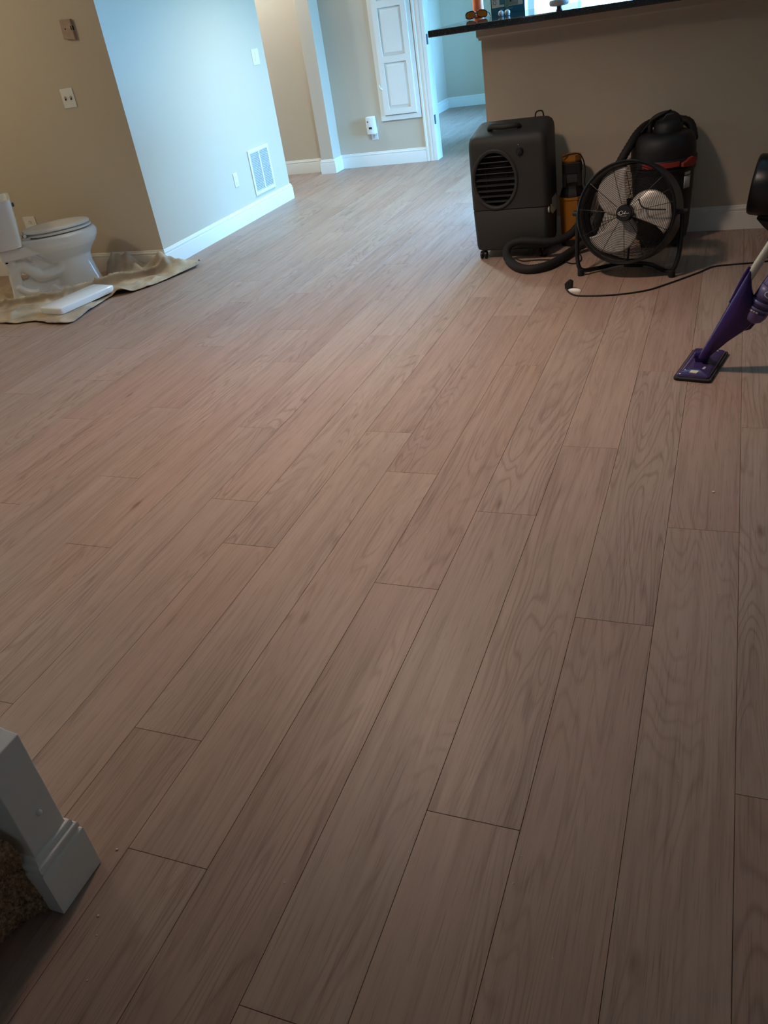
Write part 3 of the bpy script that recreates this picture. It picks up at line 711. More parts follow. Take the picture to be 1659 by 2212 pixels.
def carpet_step(k):
    x0 = -0.26 * k; z0 = 0.19 * k; rows = []
    ys = [0.0, -0.012, -0.025, -0.04, -0.06, -0.09, -0.14, -0.2, -0.3, -0.45, -0.6, -0.8, -1.0]
    for y in ys:
        fl = 0.055 * math.exp(y / 0.035) if k == 0 else 0
        base = [(fl + 0.010, 0.002), (fl + 0.010, 0.05), (fl + 0.004, 0.10), (fl * 0.8 + 0.010, 0.135), (fl * 0.7 + 0.028, 0.160), (fl * 0.7 + 0.036, 0.185), (fl * 0.6 + 0.030, 0.208), (fl * 0.4 + 0.008, 0.222), (-0.05, 0.226), (-0.15, 0.224), (-0.27, 0.222)]
        base = [(a, z) for a, z in base] if k == 0 else [(a, z if z > 0.01 else 0.0) for a, z in base]
        sub = []
        for i in range(len(base) - 1):
            for j in range(4):
                u = j / 4; sub.append((base[i][0] * (1 - u) + base[i + 1][0] * u, base[i][1] * (1 - u) + base[i + 1][1] * u))
        sub.append(base[-1]); sub.append((-0.27, 0.002))
        rows.append([(x0 + a, y, z0 * (z > 0.0021) + z) for a, z in sub])
    fine = []
    for i in range(len(rows) - 1):
        L_ = max(1, int(abs(ys[i + 1] - ys[i]) / 0.012))
        for j in range(L_):
            u = j / L_; fine.append([tuple(Vector(a).lerp(Vector(b), u)) for a, b in zip(rows[i], rows[i + 1])])
    fine.append(rows[-1])
    out = []
    for r in fine:
        out.append([(a + 0.004 * mnoise.noise(Vector((a * 60, b * 60, c * 60))) if c > z0 + 0.01 else a, b, c + (0.004 * mnoise.noise(Vector((a * 70 + 9, b * 70, c * 70))) if c > 0.01 else 0)) for a, b, c in r])
    return MB().quadgrid(out, True, True, True).obj('carpeted_step', 'carpet', t, 180)
steps = [carpet_step(k) for k in range(3)]
# shag tufts on the bottom step, the one in view
tu = MB(); rr = random.Random(3)
me = steps[0].data
for p in me.polygons:
    c = p.center
    if c.y < -0.16 or c.x < -0.12 or p.normal.y > 0.9: continue
    for _ in range(max(1, int(p.area / 1.0e-5))):
        a = me.vertices[p.vertices[0]].co; b = me.vertices[p.vertices[1]].co; d = me.vertices[p.vertices[-1]].co
        q = a + (b - a) * rr.random() + (d - a) * rr.random()
        nrm = (p.normal + Vector((rr.uniform(-.7, .7), rr.uniform(-.7, .7), rr.uniform(-.7, .3)))).normalized()
        s1 = Vector((rr.uniform(-1, 1), rr.uniform(-1, 1), rr.uniform(-1, 1))).normalized() * 0.0016
        tip = q + nrm * rr.uniform(0.004, 0.009); b0 = len(tu.v)
        tu.v += [tuple(q - s1), tuple(q + s1), tuple(tip)]; tu.f.append((b0, b0 + 1, b0 + 2))
tuft = tu.obj('carpet_pile', 'carpet', steps[0]); tuft['kind'] = 'stuff'

# ------------------------------------------------------------------ evaporative cooler
t = thing('evaporative_cooler', 'dark grey portable cooler with a round louvred grille in front of the half wall', 'air cooler', (-1.192, 4.995, 0))
def rrect(hx0, hx1, hy0, hy1, rf, rb, z, n=6, zfun=None):
    out = []
    for (cx, cy, a0, r) in ((hx1 - rb, hy1 - rb, 0, rb), (hx0 + rb, hy1 - rb, 90, rb), (hx0 + rf, hy0 + rf, 180, rf), (hx1 - rf, hy0 + rf, 270, rf)):
        for k in range(n + 1):
            a = math.radians(a0 + 90 * k / n); x, y = cx + r * math.cos(a), cy + r * math.sin(a)
            out.append((x, y, z if zfun is None else zfun(x, y)))
    return out
A = (-0.216, 0.236, -0.140, 0.150)
rows = []
for z, i in ((0.052, 0.020), (0.060, 0.010), (0.08, 0.006), (0.284, 0.001), (0.287, 0.003)):
    rows.append(rrect(A[0] + i, A[1] - i, A[2] + i, A[3] - i, 0.036, 0.03, z))
MB().quadgrid(rows, True, True, True).obj('water_tank', 'cooler_grey', t, 40)
rows = []
top = lambda dz: (lambda x, y: 0.690 + 0.045 * (y - A[2]) / (A[3] - A[2]) - dz)
for z, i in ((0.289, 0.004), (0.293, 0.0), (0.45, 0.0)):
    rows.append(rrect(A[0] + i, A[1] - i, A[2] + i, A[3] - i, 0.036, 0.03, z))
for dz, i in ((0.060, 0.001), (0.035, 0.004), (0.016, 0.012), (0.004, 0.026), (0.0, 0.045)):
    rows.append(rrect(A[0] + i, A[1] - i, A[2] + i, A[3] - i * 0.5, max(0.02, 0.036 - i * 0.3), 0.03, 0, zfun=top(dz)))
hous = MB().quadgrid(rows, True, True, True).obj('housing', 'cooler_grey', t, 40)
GX, GZ, GA, GB = -0.066, 0.456, 0.120, 0.150
cut = MB().lathe([(1, -0.10), (1, 0.055)], (0, 0, 0), 56, Matrix.Translation((GX, -0.14, GZ)) @ Matrix.Rotation(PI / 2, 4, 'X') @ Matrix.Diagonal((GA, GB, 1, 1)).to_4x4() @ Matrix.Rotation(0, 4, 'X')).obj('cut', 'black_plastic', t)
bo = hous.modifiers.new('b', 'BOOLEAN'); bo.operation = 'DIFFERENCE'; bo.object = cut; bo.solver = 'EXACT'
bake(hous); bpy.data.objects.remove(cut)
hous.data.materials.clear(); hous.data.materials.append(MAT['cooler_grey']); hous.data.set_sharp_from_angle(angle=math.radians(40))
ring = MB(); rows = []
for k in range(64):
    th = 2 * PI * k / 64; cx, cz = math.cos(th), math.sin(th)
    rows.append([(GX + (GA + o_) * cx, -0.140 - d_, GZ + (GB + o_) * cz) for o_, d_ in ((-0.004, -0.03), (-0.004, 0.004), (0.002, 0.009), (0.010, 0.009), (0.017, 0.003), (0.018, -0.004))])
rows.append(rows[0]); ring.quadgrid(rows).obj('grille_ring', 'cooler_grey', t, 40)
MB().lathe([(1, 0), (1, 0.002)], (0, 0, 0), 48, Matrix.Translation((GX, -0.078, GZ)) @ Matrix.Rotation(PI / 2, 4, 'X') @ Matrix.Diagonal((GA, GB, 1, 1)).to_4x4()).obj('grille_back', 'dark_slot', t)
for i in range(9):
    z = GZ - 0.120 + i * 0.0300; hw = GA * math.sqrt(max(0.02, 1 - ((z - GZ) / GB) ** 2)) - 0.003
    tilt = math.radians(-18 if i > 4 else 12)
    M = Matrix.Translation((GX, -0.118, z)) @ Matrix.Rotation(tilt, 4, 'X')
    MB().box(-hw, hw, -0.016, 0.016, -0.0022, 0.0022).obj('louver', 'louver_grey', t, M=M, bevel=0.001)
for sx in (-0.062, 0.062): MB().box(GX + sx - 0.0015, GX + sx + 0.0015, -0.104, -0.098, GZ - 0.118, GZ + 0.118).obj('louver_link', 'louver_grey', t)
MB().tube(spline([(-0.105, -0.02, 0.700), (-0.098, -0.055, 0.722), (-0.07, -0.078, 0.728), (-0.01, -0.086, 0.726), (0.04, -0.076, 0.726), (0.062, -0.052, 0.722), (0.066, -0.02, 0.706)], 6), 0.0145, 12).obj('carry_handle', 'cooler_grey', t, 60)
kb = MB().lathe([(0.023, 0), (0.023, 0.003), (0.019, 0.004), (0.017, 0.014), (0.015, 0.016)], (0.086, -0.139, 0.600), 24, Matrix.Rotation(PI / 2, 4, 'X')).obj('dial', 'black_plastic', t, 40)
MB().box(-0.003, 0.003, -0.160, -0.154, -0.016, 0.016, Matrix.Translation((0.086, 0, 0.600)) @ Matrix.Rotation(0.6, 4, 'Y')).obj('dial_pointer', 'cooler_grey', kb)
MB().lathe([(0.002, 0), (0.002, 0.0005)], (0.080, -0.1405, 0.634), 8, Matrix.Rotation(PI / 2, 4, 'X')).obj('dial_mark', 'logo_white', t)
MB().box(0.2355, 0.2368, -0.030, 0.105, 0.222, 0.312).obj('sticker', 'sticker_white', t)
MB().prism([(-0.075, 0.250), (-0.052, 0.234), (-0.020, 0.236), (-0.020, 0.268), (-0.052, 0.268), (-0.075, 0.290)], 0.2355, 0.243, 'yz').obj('drain_clip', 'cream_sticker', t)
MB().lathe([(0.019, 0), (0.019, 0.006)], (0.229, -0.106, 0.268), 14, Matrix.Rotation(PI / 2, 4, 'Y')).obj('drain_plug', 'cream_sticker', t)
MB().tube(spline([(0.12, 0.152, 0.722), (0.125, 0.150, 0.748), (0.145, 0.146, 0.758), (0.165, 0.150, 0.750), (0.172, 0.156, 0.70)], 6), 0.004, 8).obj('cable_loop', 'black_rubber', t, 60)
for sx in (-0.172, 0.188):
    for sy in (-0.105, 0.112):
        c = MB().box(sx - 0.006, sx + 0.006, sy - 0.012, sy + 0.012, 0.024, 0.056)
        for q in (-0.0125, 0.0125): c.lathe([(0.020, -0.008), (0.0235, -0.006), (0.0235, 0.006), (0.020, 0.008)], (sx + q, sy, 0.0240), 20, Matrix.Rotation(PI / 2, 4, 'Y'))
        c.obj('caster', 'black_gloss', t, 40)

# ------------------------------------------------------------------ drum fan
def drum_fan(loc, rz):
    t = thing('drum_fan', 'black drum floor fan with three grey blades in front of the shop vacuum', 'fan', loc, rz)
    T = Matrix.Translation((0, 0.035, 0.316)) @ Matrix.Rotation(math.radians(-13), 4, 'X')   # face tilted up
    Rf = T @ Matrix.Rotation(PI / 2, 4, 'X')        # local z of the lathe -> towards the viewer (-y)
    R_ = 0.250
    MB().lathe([(R_ - 0.012, 0.062), (R_ - 0.004, 0.070), (R_ + 0.002, 0.064), (R_, 0.052), (R_, -0.115), (R_ - 0.006, -0.124), (R_ - 0.014, -0.118), (R_ - 0.008, -0.11), (R_ - 0.008, 0.05), (R_ - 0.012, 0.062)], (0, 0, 0), 72, Rf, caps=False).obj('drum', 'black_gloss', t, 50)
    def guard(name, zf, rings, spokes, r0, mat):
        g = MB()
        for i in range(rings):
            r = r0 + (R_ - 0.014 - r0) * i / (rings - 1)
            g.tube([Rf @ Vector((r * math.cos(2 * PI * k / 48), r * math.sin(2 * PI * k / 48), zf(r))) for k in range(48)], 0.0011, 4, closed=True)
        o = g.obj(name, mat, t)
        for k in range(spokes):
            a = 2 * PI * (k + 0.35) / spokes
            MB().tube([Rf @ Vector((r * math.cos(a), r * math.sin(a), zf(r) - 0.0015)) for r in (r0, 0.10, 0.16, R_ - 0.01)], 0.0017, 6).obj('spoke', mat, o)
        return o
    guard('front_guard', lambda r: 0.062 + 0.022 * (1 - (r / R_) ** 2), 24, 11, 0.048, 'black_metal')
    guard('back_guard', lambda r: -0.116, 12, 8, 0.06, 'black_metal')
    hubo = MB().lathe([(0.041, 0.070), (0.041, 0.084), (0.037, 0.090), (0.0, 0.0915)], (0, 0, 0), 36, Rf, caps=False).obj('hub_badge', 'black_gloss', t, 40)
    def stroke(pts, r): return MB().tube([Rf @ Vector((x, y, 0.0925)) for x, y in [(p.x, p.y) for p in spline([(a, b, 0) for a, b in pts], 6)]], r, 5).obj('badge_script', 'logo_white', hubo)
    stroke([(-0.020, 0.004), (-0.028, 0.001), (-0.026, -0.006), (-0.018, -0.009), (-0.022, 0.005), (-0.010, 0.010), (-0.003, 0.004), (-0.008, -0.006), (-0.020, -0.009)], 0.0011)
    stroke([(-0.002, -0.004), (0.003, -0.001), (0.004, -0.005), (0.009, 0.010), (0.007, -0.003), (0.012, -0.004), (0.015, 0.000), (0.019, -0.003), (0.022, 0.000), (0.028, -0.001)], 0.0009)
    stroke([(-0.016, -0.014), (0.0, -0.0145), (0.016, -0.013)], 0.0006)
    MB().lathe([(0.0, -0.112), (0.066, -0.112), (0.070, -0.10), (0.070, -0.02), (0.055, -0.005), (0.035, 0.0), (0.035, 0.055), (0.0, 0.058)], (0, 0, 0), 32, Rf, caps=False).obj('motor', 'black_plastic', t, 40)
    ro = [(0, 0.885), (8, 0.905), (22, 0.905), (38, 0.865), (52, 0.79), (66, 0.68), (80, 0.54), (92, 0.40), (102, 0.26)]
    def rout(p):
        for (a, ra), (b, rb) in zip(ro, ro[1:]):
            if a <= p <= b: return (ra + (rb - ra) * (p - a) / (b - a)) * R_
        return 0.26 * R_
    bm_ = MB(); rows = []
    for i in range(27):
        ph = 102 * i / 26; row = []
        for j in range(11):
            u = j / 10; r = 0.038 + (rout(ph) - 0.038) * u
            cw = 6 * math.sin(PI * u) * (1 - ph / 102)
            a = math.radians(ph + cw)
            row.append((r * math.cos(a), r * math.sin(a), 0.036 - 0.034 * (ph / 102) * (0.35 + 0.65 * u)))
        rows.append(row)
    bm_.quadgrid(rows)
    for k, tip in enumerate((92, -28, 212)):
        m = MB(); m.v = list(bm_.v); m.f = list(bm_.f)
        o = m.obj('blade', 'blade_grey', t, 180, M=Rf @ Matrix.Rotation(math.radians(tip), 4, 'Z'))
        s = o.modifiers.new('thick', 'SOLIDIFY'); s.thickness = 0.0015
    for a, r in ((48, 0.115), (-48, 0.062), (62, 0.07)):
        MB().lathe([(0.008, 0), (0.008, 0.002), (0.004, 0.004)], (0, 0, 0), 14, Rf @ Matrix.Translation((r * math.cos(math.radians(a)), r * math.sin(math.radians(a)), -0.012))).obj('motor_bolt', 'bolt_steel', t, 40)
    mb_ = MB()
    for a in (30, 150, 270): mb_.tube([Rf @ Vector((0.06 * math.cos(math.radians(a)), 0.06 * math.sin(math.radians(a)), -0.06)), Rf @ Vector((0.245 * math.cos(math.radians(a)), 0.245 * math.sin(math.radians(a)), -0.06))], 0.006, 8)
    mb_.obj('motor_bracket', 'black_metal', t, 40)
    MB().tube([Rf @ Vector(p) for p in [tuple(q) for q in spline([(0.070, 0.066, 0.088), (0.083, 0.035, 0.088), (0.105, 0.020, 0.086), (0.14, 0.014, 0.082), (0.205, 0.012, 0.076)], 6)]], 0.0035, 8).obj('cable', 'black_rubber', t, 60)
    # tube stand: pivots, front feet, floor bar behind
    half = [(-0.268, 0.045, 0.316), (-0.270, 0.035, 0.22), (-0.266, 0.012, 0.11), (-0.252, -0.008, 0.050), (-0.232, -0.008, 0.030), (-0.205, 0.012, 0.024), (-0.15, 0.075, 0.020), (-0.105, 0.125, 0.020), (-0.06, 0.150, 0.020), (0.0, 0.152, 0.020)]
    pts = half + [(-x, y, z) for x, y, z in reversed(half[:-1])]
    MB().tube(spline(pts, 5), 0.0115, 12).obj('stand', 'black_gloss', t, 60)
    for sx in (-1, 1):
        MB().lathe([(0.016, 0.0), (0.0175, 0.004), (0.0165, 0.034), (0.012, 0.036)], (sx * 0.240, -0.012, 0.0005), 16).obj('rubber_foot', 'black_rubber', t, 40)
        MB().cyl((sx * 0.245, 0.035, 0.316), (sx * 0.292, 0.045, 0.316), 0.014, n=14).obj('tilt_knob', 'black_plastic', t, 40)
    MB().box(-0.05, 0.05, 0.144, 0.160, 0.0005, 0.012).obj('rear_foot', 'black_rubber', t)
drum_fan((-0.482, 4.462, 0), math.radians(-9))

# second fan, cut by the right edge of the view
t = thing('air_circulator', 'small black drum fan on its stand cut off by the right edge of the photo', 'fan', (0.258, 4.83, 0), math.radians(-6))
T = Matrix.Translation((0, 0, 0.318)) @ Matrix.Rotation(math.radians(8), 4, 'Y') @ Matrix.Rotation(PI / 2, 4, 'Y')
MB().lathe([(0.0, -0.158), (0.06, -0.156), (0.125, -0.152), (0.142, -0.147), (0.149, -0.136), (0.152, -0.06), (0.154, 0.06), (0.150, 0.07), (0.145, 0.06), (0.142, -0.10), (0.10, -0.125), (0.0, -0.13)], (0, 0, 0), 56, T, caps=False).obj('drum', 'black_gloss', t, 45)
g = MB()
for i in range(12):
    r = 0.02 + 0.128 * i / 11
    g.tube([T @ Vector((r * math.cos(2 * PI * k / 36), r * math.sin(2 * PI * k / 36), 0.062)) for k in range(36)], 0.0011, 4, closed=True)
for k in range(8): g.tube([T @ Vector((0.02 * math.cos(k * PI / 4), 0.02 * math.sin(k * PI / 4), 0.062)), T @ Vector((0.15 * math.cos(k * PI / 4), 0.15 * math.sin(k * PI / 4), 0.06))], 0.0016, 5)
g.obj('guard', 'black_metal', t)
MB().lathe([(0, -0.13), (0.045, -0.12), (0.045, 0.02), (0.0, 0.03)], (0, 0, 0), 24, T, caps=False).obj('motor', 'black_plastic', t, 40)
pts = [(0, -0.166, 0.318), (0.0, -0.168, 0.12), (-0.03, -0.165, 0.030), (-0.02, -0.10, 0.014), (-0.02, 0.10, 0.014), (-0.03, 0.165, 0.03), (0.0, 0.168, 0.12), (0, 0.166, 0.318)]
MB().tube(spline(pts, 5), 0.011, 10).obj('stand', 'black_gloss', t, 60)
MB().prism([(-0.115, 0.175), (-0.02, 0.150), (0.10, 0.135), (0.06, 0.085), (-0.035, 0.095), (-0.075, 0.13)], -0.05, 0.05, 'xz').obj('motor_cradle', 'black_plastic', t, bevel=0.006)
for sy in (-0.15, 0.15): MB().box(-0.06, 0.12, sy - 0.014, sy + 0.014, 0.0005, 0.024).obj('foot', 'black_rubber', t, bevel=0.004)

# ------------------------------------------------------------------ shop vacuum
t = thing('shop_vacuum', 'tall black shop vacuum with a red band behind the drum fan', 'vacuum cleaner', (-0.355, 5.065, 0))
MB().lathe([(0.130, 0.035), (0.140, 0.04), (0.150, 0.10), (0.166, 0.40), (0.172, 0.405), (0.174, 0.425), (0.168, 0.43)], n=48).obj('drum', 'black_plastic', t, 45)
MB().lathe([(0.174, 0.432), (0.178, 0.436), (0.178, 0.470), (0.174, 0.474)], n=48).obj('rim', 'black_plastic', t, 45)
MB().lathe([(0.172, 0.475), (0.171, 0.52), (0.164, 0.56), (0.148, 0.585), (0.12, 0.598), (0.0, 0.60)], n=48, caps=False).obj('power_head', 'black_plastic', t, 50)
MB().lathe([(0.075, 0.595), (0.073, 0.635), (0.055, 0.655), (0.0, 0.66)], (0.02, 0, 0), 32, caps=False).obj('motor_cap', 'black_plastic', t, 50)
rows = []
for k in range(25):
    a = math.radians(-122 + 64 * k / 24); rows.append([(r * math.cos(a), r * math.sin(a), z) for r, z in ((0.176, 0.440), (0.1815, 0.441), (0.1815, 0.466), (0.176, 0.467))])
MB().quadgrid(rows, True, True, True).obj('red_band', 'red_plastic', t, 40)
lt = MB(); M = Matrix.Rotation(math.radians(-38), 4, 'Z')
lt.prism([(-0.055, 0.435), (0.02, 0.428), (0.045, 0.440), (0.05, 0.465), (0.02, 0.478), (0.0, 0.475), (-0.03, 0.462), (-0.055, 0.458)], 0.172, 0.190, 'yz', M)
lt.obj('latch', 'red_plastic', t, bevel=0.004)
lt2 = MB(); lt2.prism([(-0.055, 0.435), (0.02, 0.428), (0.045, 0.440), (0.05, 0.465), (0.0, 0.475), (-0.055, 0.458)], 0.172, 0.190, 'yz', Matrix.Rotation(math.radians(150), 4, 'Z')); lt2.obj('latch', 'red_plastic', t, bevel=0.004)
for z0, z1, w_ in ((0.385, 0.408, 0.024), (0.315, 0.380, 0.026)):
    rows = []
    for k in range(7):
        a = math.radians(-34 + (k - 3) * w_ * 57 / 3 / 0.165); rr_ = lambda z: 0.1502 + (z - 0.10) * 0.0533
        rows.append([(rr_(z) * math.cos(a), rr_(z) * math.sin(a), z) for z in (z0, z1)])
    q = MB().quadgrid(rows).obj('sticker', 'sticker_white', t, 180); sd = q.modifiers.new('thick', 'SOLIDIFY'); sd.thickness = 0.0015; sd.offset = 0
MB().tube(spline([(-0.075, 0.0, 0.60), (-0.065, 0.0, 0.655), (-0.02, 0.0, 0.682), (0.035, 0.0, 0.685), (0.075, 0, 0.655), (0.085, 0, 0.60)], 6), 0.014, 12).obj('carry_handle', 'black_plastic', t, 60)
MB().prism([(0.0, 0.60), (0.095, 0.60), (0.075, 0.675), (0.05, 0.692), (0.01, 0.690), (-0.02, 0.655)], -0.03, 0.03, 'xz').obj('handle_block', 'black_plastic', t, bevel=0.008)
for k in range(4):
    a = PI / 4 + k * PI / 2; x, y = 0.125 * math.cos(a), 0.125 * math.sin(a)
    MB().cyl((x - 0.010, y, 0.0215), (x + 0.010, y, 0.0215), 0.021, n=18).box(x - 0.012, x + 0.012, y - 0.012, y + 0.012, 0.024, 0.05).obj('caster', 'black_plastic', t, 40)
hp = [(0.155, 0.02, 0.545), (0.120, 0.115, 0.615), (0.02, 0.140, 0.632), (-0.075, 0.085, 0.632), (-0.13, -0.01, 0.608), (-0.175, -0.09, 0.548), (-0.225, -0.12, 0.465), (-0.275, -0.125, 0.36), (-0.315, -0.115, 0.24), (-0.36, -0.115, 0.12), (-0.41, -0.13, 0.055),
      (-0.475, -0.20, 0.030), (-0.53, -0.375, 0.027), (-0.585, -0.475, 0.027), (-0.665, -0.512, 0.027), (-0.745, -0.455, 0.027), (-0.815, -0.345, 0.034), (-0.842, -0.292, 0.060), (-0.825, -0.268, 0.100), (-0.765, -0.262, 0.118), (-0.67, -0.260, 0.112), (-0.575, -0.235, 0.098), (-0.50, -0.17, 0.110), (-0.455, -0.10, 0.140)]
pts = spline(hp, 10)
ho = MB(); rad = [0.0235 + 0.0012 * (1 if i % 2 else -1) for i in range(len(pts))]
ho.tube(pts, rad, 14).obj('hose', 'black_rubber', t, 180)
MB().tube(spline([(-0.455, -0.10, 0.140), (-0.425, -0.045, 0.165), (-0.40, 0.0, 0.19)], 4), [0.026, 0.026, 0.025, 0.024, 0.023, 0.022, 0.021, 0.02, 0.02], 14).obj('hose_wand', 'black_plastic', t, 60)
MB().tube(spline([(0.06, 0.13, 0.56), (-0.04, 0.06, 0.655), (0.03, 0.0, 0.700), (-0.055, -0.045, 0.668), (-0.115, -0.07, 0.61)], 8), 0.005, 8).obj('power_cord', 'black_rubber', t, 60)

# ------------------------------------------------------------------ yellow cleaner behind the cooler
t = thing('wet_vacuum', 'yellow and black upright wet vacuum half hidden behind the grey cooler', 'vacuum cleaner', (-0.866, 5.130, 0), math.radians(10))
def octo(r, z, sx=1.0, sy=1.0, c=0.35): 
    return [(x * r * sx, y * r * sy, z) for x, y in ((1, -c), (1, c), (c, 1), (-c, 1), (-1, c), (-1, -c), (-c, -1), (c, -1))]
MB().quadgrid([octo(0.066, 0.0005), octo(0.070, 0.006), octo(0.072, 0.040)], True, True, True).obj('base', 'black_plastic', t)
MB().quadgrid([octo(0.066, 0.0405), octo(0.069, 0.05), octo(0.075, 0.270), octo(0.079, 0.272), octo(0.079, 0.284), octo(0.070, 0.285)], True, True, True).obj('tank', 'yellow_plastic', t)
MB().quadgrid([octo(0.071, 0.2855), octo(0.068, 0.300), octo(0.058, 0.330), octo(0.055, 0.345)], True, True, True).obj('collar', 'black_plastic', t)
MB().box(0.030, 0.056, -0.05, 0.05, 0.34, 0.475).box(-0.056, -0.030, -0.05, 0.05, 0.34, 0.475).box(-0.056, 0.056, -0.05, 0.05, 0.410, 0.475).obj('handle_frame', 'black_plastic', t, bevel=0.006)
MB().quadgrid([octo(0.052, 0.4755), octo(0.056, 0.485), octo(0.054, 0.512), octo(0.040, 0.512), octo(0.038, 0.495)], True, True, True).obj('top_cup', 'yellow_plastic', t)
MB().box(0.0565, 0.060, -0.03, 0.012, 0.425, 0.465).obj('clip', 'yellow_plastic', t, bevel=0.001)
MB().tube(spline([(-0.05, -0.055, 0.512), (0.0, -0.058, 0.522), (0.045, -0.055, 0.515), (0.068, -0.05, 0.470), (0.074, -0.045, 0.41), (0.070, -0.045, 0.355), (0.085, -0.05, 0.31), (0.094, -0.055, 0.24), (0.092, -0.06, 0.16), (0.10, -0.06, 0.10), (0.10, -0.07, 0.012)], 6), 0.0038, 8).obj('power_cord', 'black_rubber', t, 60)
MB().box(0.045, 0.085, -0.064, -0.03, 0.04, 0.125).obj('filter_cap', 'black_plastic', t, bevel=0.006)

# ------------------------------------------------------------------ loose cords on the floor
def cord(name, pts, r, label, cat='cord'):
    o = MB().tube(spline(pts, 8), r, 8).obj(name, 'black_rubber', None, 60); return tag(o, label, cat)
t = thing('extension_cord', 'thin black power cord snaking over the floor to a black plug', 'cord', (0, 0, 0))
MB().tube(spline([(-0.757, 4.232, 0.014), (-0.735, 4.195, 0.006), (-0.705, 4.158, 0.0045), (-0.665, 4.140, 0.0045), (-0.562, 4.136, 0.0045), (-0.451, 4.156, 0.0045), (-0.344, 4.205, 0.0045), (-0.262, 4.288, 0.0045), (-0.179, 4.385, 0.0045), (-0.116, 4.462, 0.0045), (-0.052, 4.548, 0.0045), (0.036, 4.574, 0.0045), (0.125, 4.588, 0.0045), (0.21, 4.610, 0.0045), (0.27, 4.66, 0.0045)], 8), 0.0042, 8).obj('cable', 'black_rubber', t, 60)
M = Matrix.Translation((-0.745, 4.262, 0.0)) @ Matrix.Rotation(math.radians(-28), 4, 'Z')
MB().prism([(-0.022, 0.002), (0.016, 0.002), (0.020, 0.046), (0.002, 0.052), (-0.022, 0.030)], -0.011, 0.011, 'xz', M).obj('plug', 'black_plastic', t, bevel=0.002)
MB().box(-0.020, -0.018, -0.006, -0.003, 0.002, 0.012, M).box(-0.028, -0.022, -0.005, 0.005, 0.006, 0.016, M).obj('plug_prong', 'bolt_steel', t)
t = thing('plug_cap', 'small white oval plastic cap lying beside the black plug', 'plastic cap', (-0.712, 4.222, 0.0), math.radians(-8))
m = MB(); rows = []
for z, s_ in ((0.0005, 1.0), (0.006, 1.0), (0.012, 0.85), (0.016, 0.55), (0.0172, 0.1)):
    rows.append([(0.036 * s_ * math.cos(2 * PI * k / 24), 0.014 * s_ * math.sin(2 * PI * k / 24), z) for k in range(24)])
m.quadgrid(rows, True, True, True).obj('cap_shell', 'white_plastic', t, 40)
cord('cooler_cord', [(-1.15, 4.83, 0.005), (-1.10, 4.79, 0.0045), (-1.02, 4.80, 0.0045), (-0.94, 4.79, 0.0045), (-0.87, 4.76, 0.0045), (-0.80, 4.70, 0.0045), (-0.765, 4.74, 0.0045), (-0.77, 4.82, 0.0045), (-0.80, 4.92, 0.0045)], 0.0035, 'thin black cord lying inside the vacuum hose loop')

# ------------------------------------------------------------------ spray mop
t = thing('spray_mop', 'purple spray mop with a silver pole and liquid bottle at the right edge', 'mop', (-0.055, 3.255, 0))
hd = thing  # head turned a little
MH = Matrix.Rotation(math.radians(-12), 4, 'Z')
def slab(m, hx, hy, zs, rad, M):
    rows = []
    for z, i in zs:
        rows.append([tuple(M @ Vector(p)) for p in rrect(-hx + i, hx - i, -hy + i, hy - i, rad, rad, z)])
    return m.quadgrid(rows, True, True, True)
slab(MB(), 0.070, 0.150, ((0.0005, 0.002), (0.003, 0), (0.011, 0), (0.013, 0.003)), 0.014, MH).obj('mop_pad', 'mop_pad', t, 40)
head = slab(MB(), 0.061, 0.138, ((0.0132, 0.0), (0.019, 0.0), (0.025, 0.006), (0.029, 0.020), (0.031, 0.045)), 0.012, MH).obj('mop_head', 'purple_clear', t, 50)
MB().prism([(-0.014, -0.126), (0.013, -0.128), (0.017, -0.108), (0.004, -0.096), (-0.012, -0.104)], 0.0262, 0.0300, 'xy', MH).obj('sticker', 'cream_sticker', head)
MB().prism([(0.022, -0.086), (0.032, -0.088), (0.034, -0.066), (0.026, -0.062)], 0.0295, 0.0305, 'xy', MH).obj('printed_mark', 'label_pale', head)
MB().ball(tuple(MH @ Vector((-0.035, -0.105, 0.0275))), 0.0035).obj('spray_nozzle', 'logo_white', head, 60)
MB().ball(tuple(MH @ Vector((0.035, 0.105, 0.0275))), 0.007, sc=(1, 1, 0.35)).obj('printed_mark', 'label_pale', head, 60)
jt = MB(); jt.prism([(-0.022, -0.026), (0.022, -0.026), (0.022, 0.030), (-0.022, 0.030)], 0.0305, 0.052, 'xy', MH); jt.cyl((0.0 - 0.03, -0.01, 0.055), (0.03, -0.01, 0.055), 0.014, n=16)
jt.obj('swivel_joint', 'purple_plastic', t, bevel=0.005)
# neck body: sections across an axis that leans to the right
ax = Vector((0.145, -0.012, 0.345)).normalized(); si = Vector((ax.z, 0, -ax.x)).normalized(); dp = ax.cross(si)
P0 = Vector((0.002, -0.028, 0.050))
secs = [(0.0, -0.016, 0.017, 0.017), (0.035, -0.015, 0.028, 0.020), (0.07, -0.013, 0.042, 0.024), (0.105, -0.012, 0.056, 0.028), (0.155, -0.011, 0.083, 0.034), (0.18, -0.011, 0.095, 0.037), (0.21, -0.010, 0.101, 0.039), (0.24, -0.010, 0.096, 0.040), (0.28, -0.009, 0.066, 0.038), (0.32, -0.008, 0.034, 0.032), (0.355, -0.007, 0.014, 0.022), (0.375, -0.005, 0.006, 0.012)]
rows = []
for s_, a, b, d in secs:
    row = []
    for k in range(28):
        th = 2 * PI * k / 28; co, sn = math.cos(th), math.sin(th)
        u = (a + b) / 2 + (b - a) / 2 * math.copysign(abs(co) ** 0.8, co); v = d * math.copysign(abs(sn) ** 0.8, sn)
        row.append(tuple(P0 + ax * s_ + si * u + dp * v))
    rows.append(row)
MB().quadgrid(rows, True, True, True).obj('neck', 'purple_plastic', t, 50)
fl = MB(); 
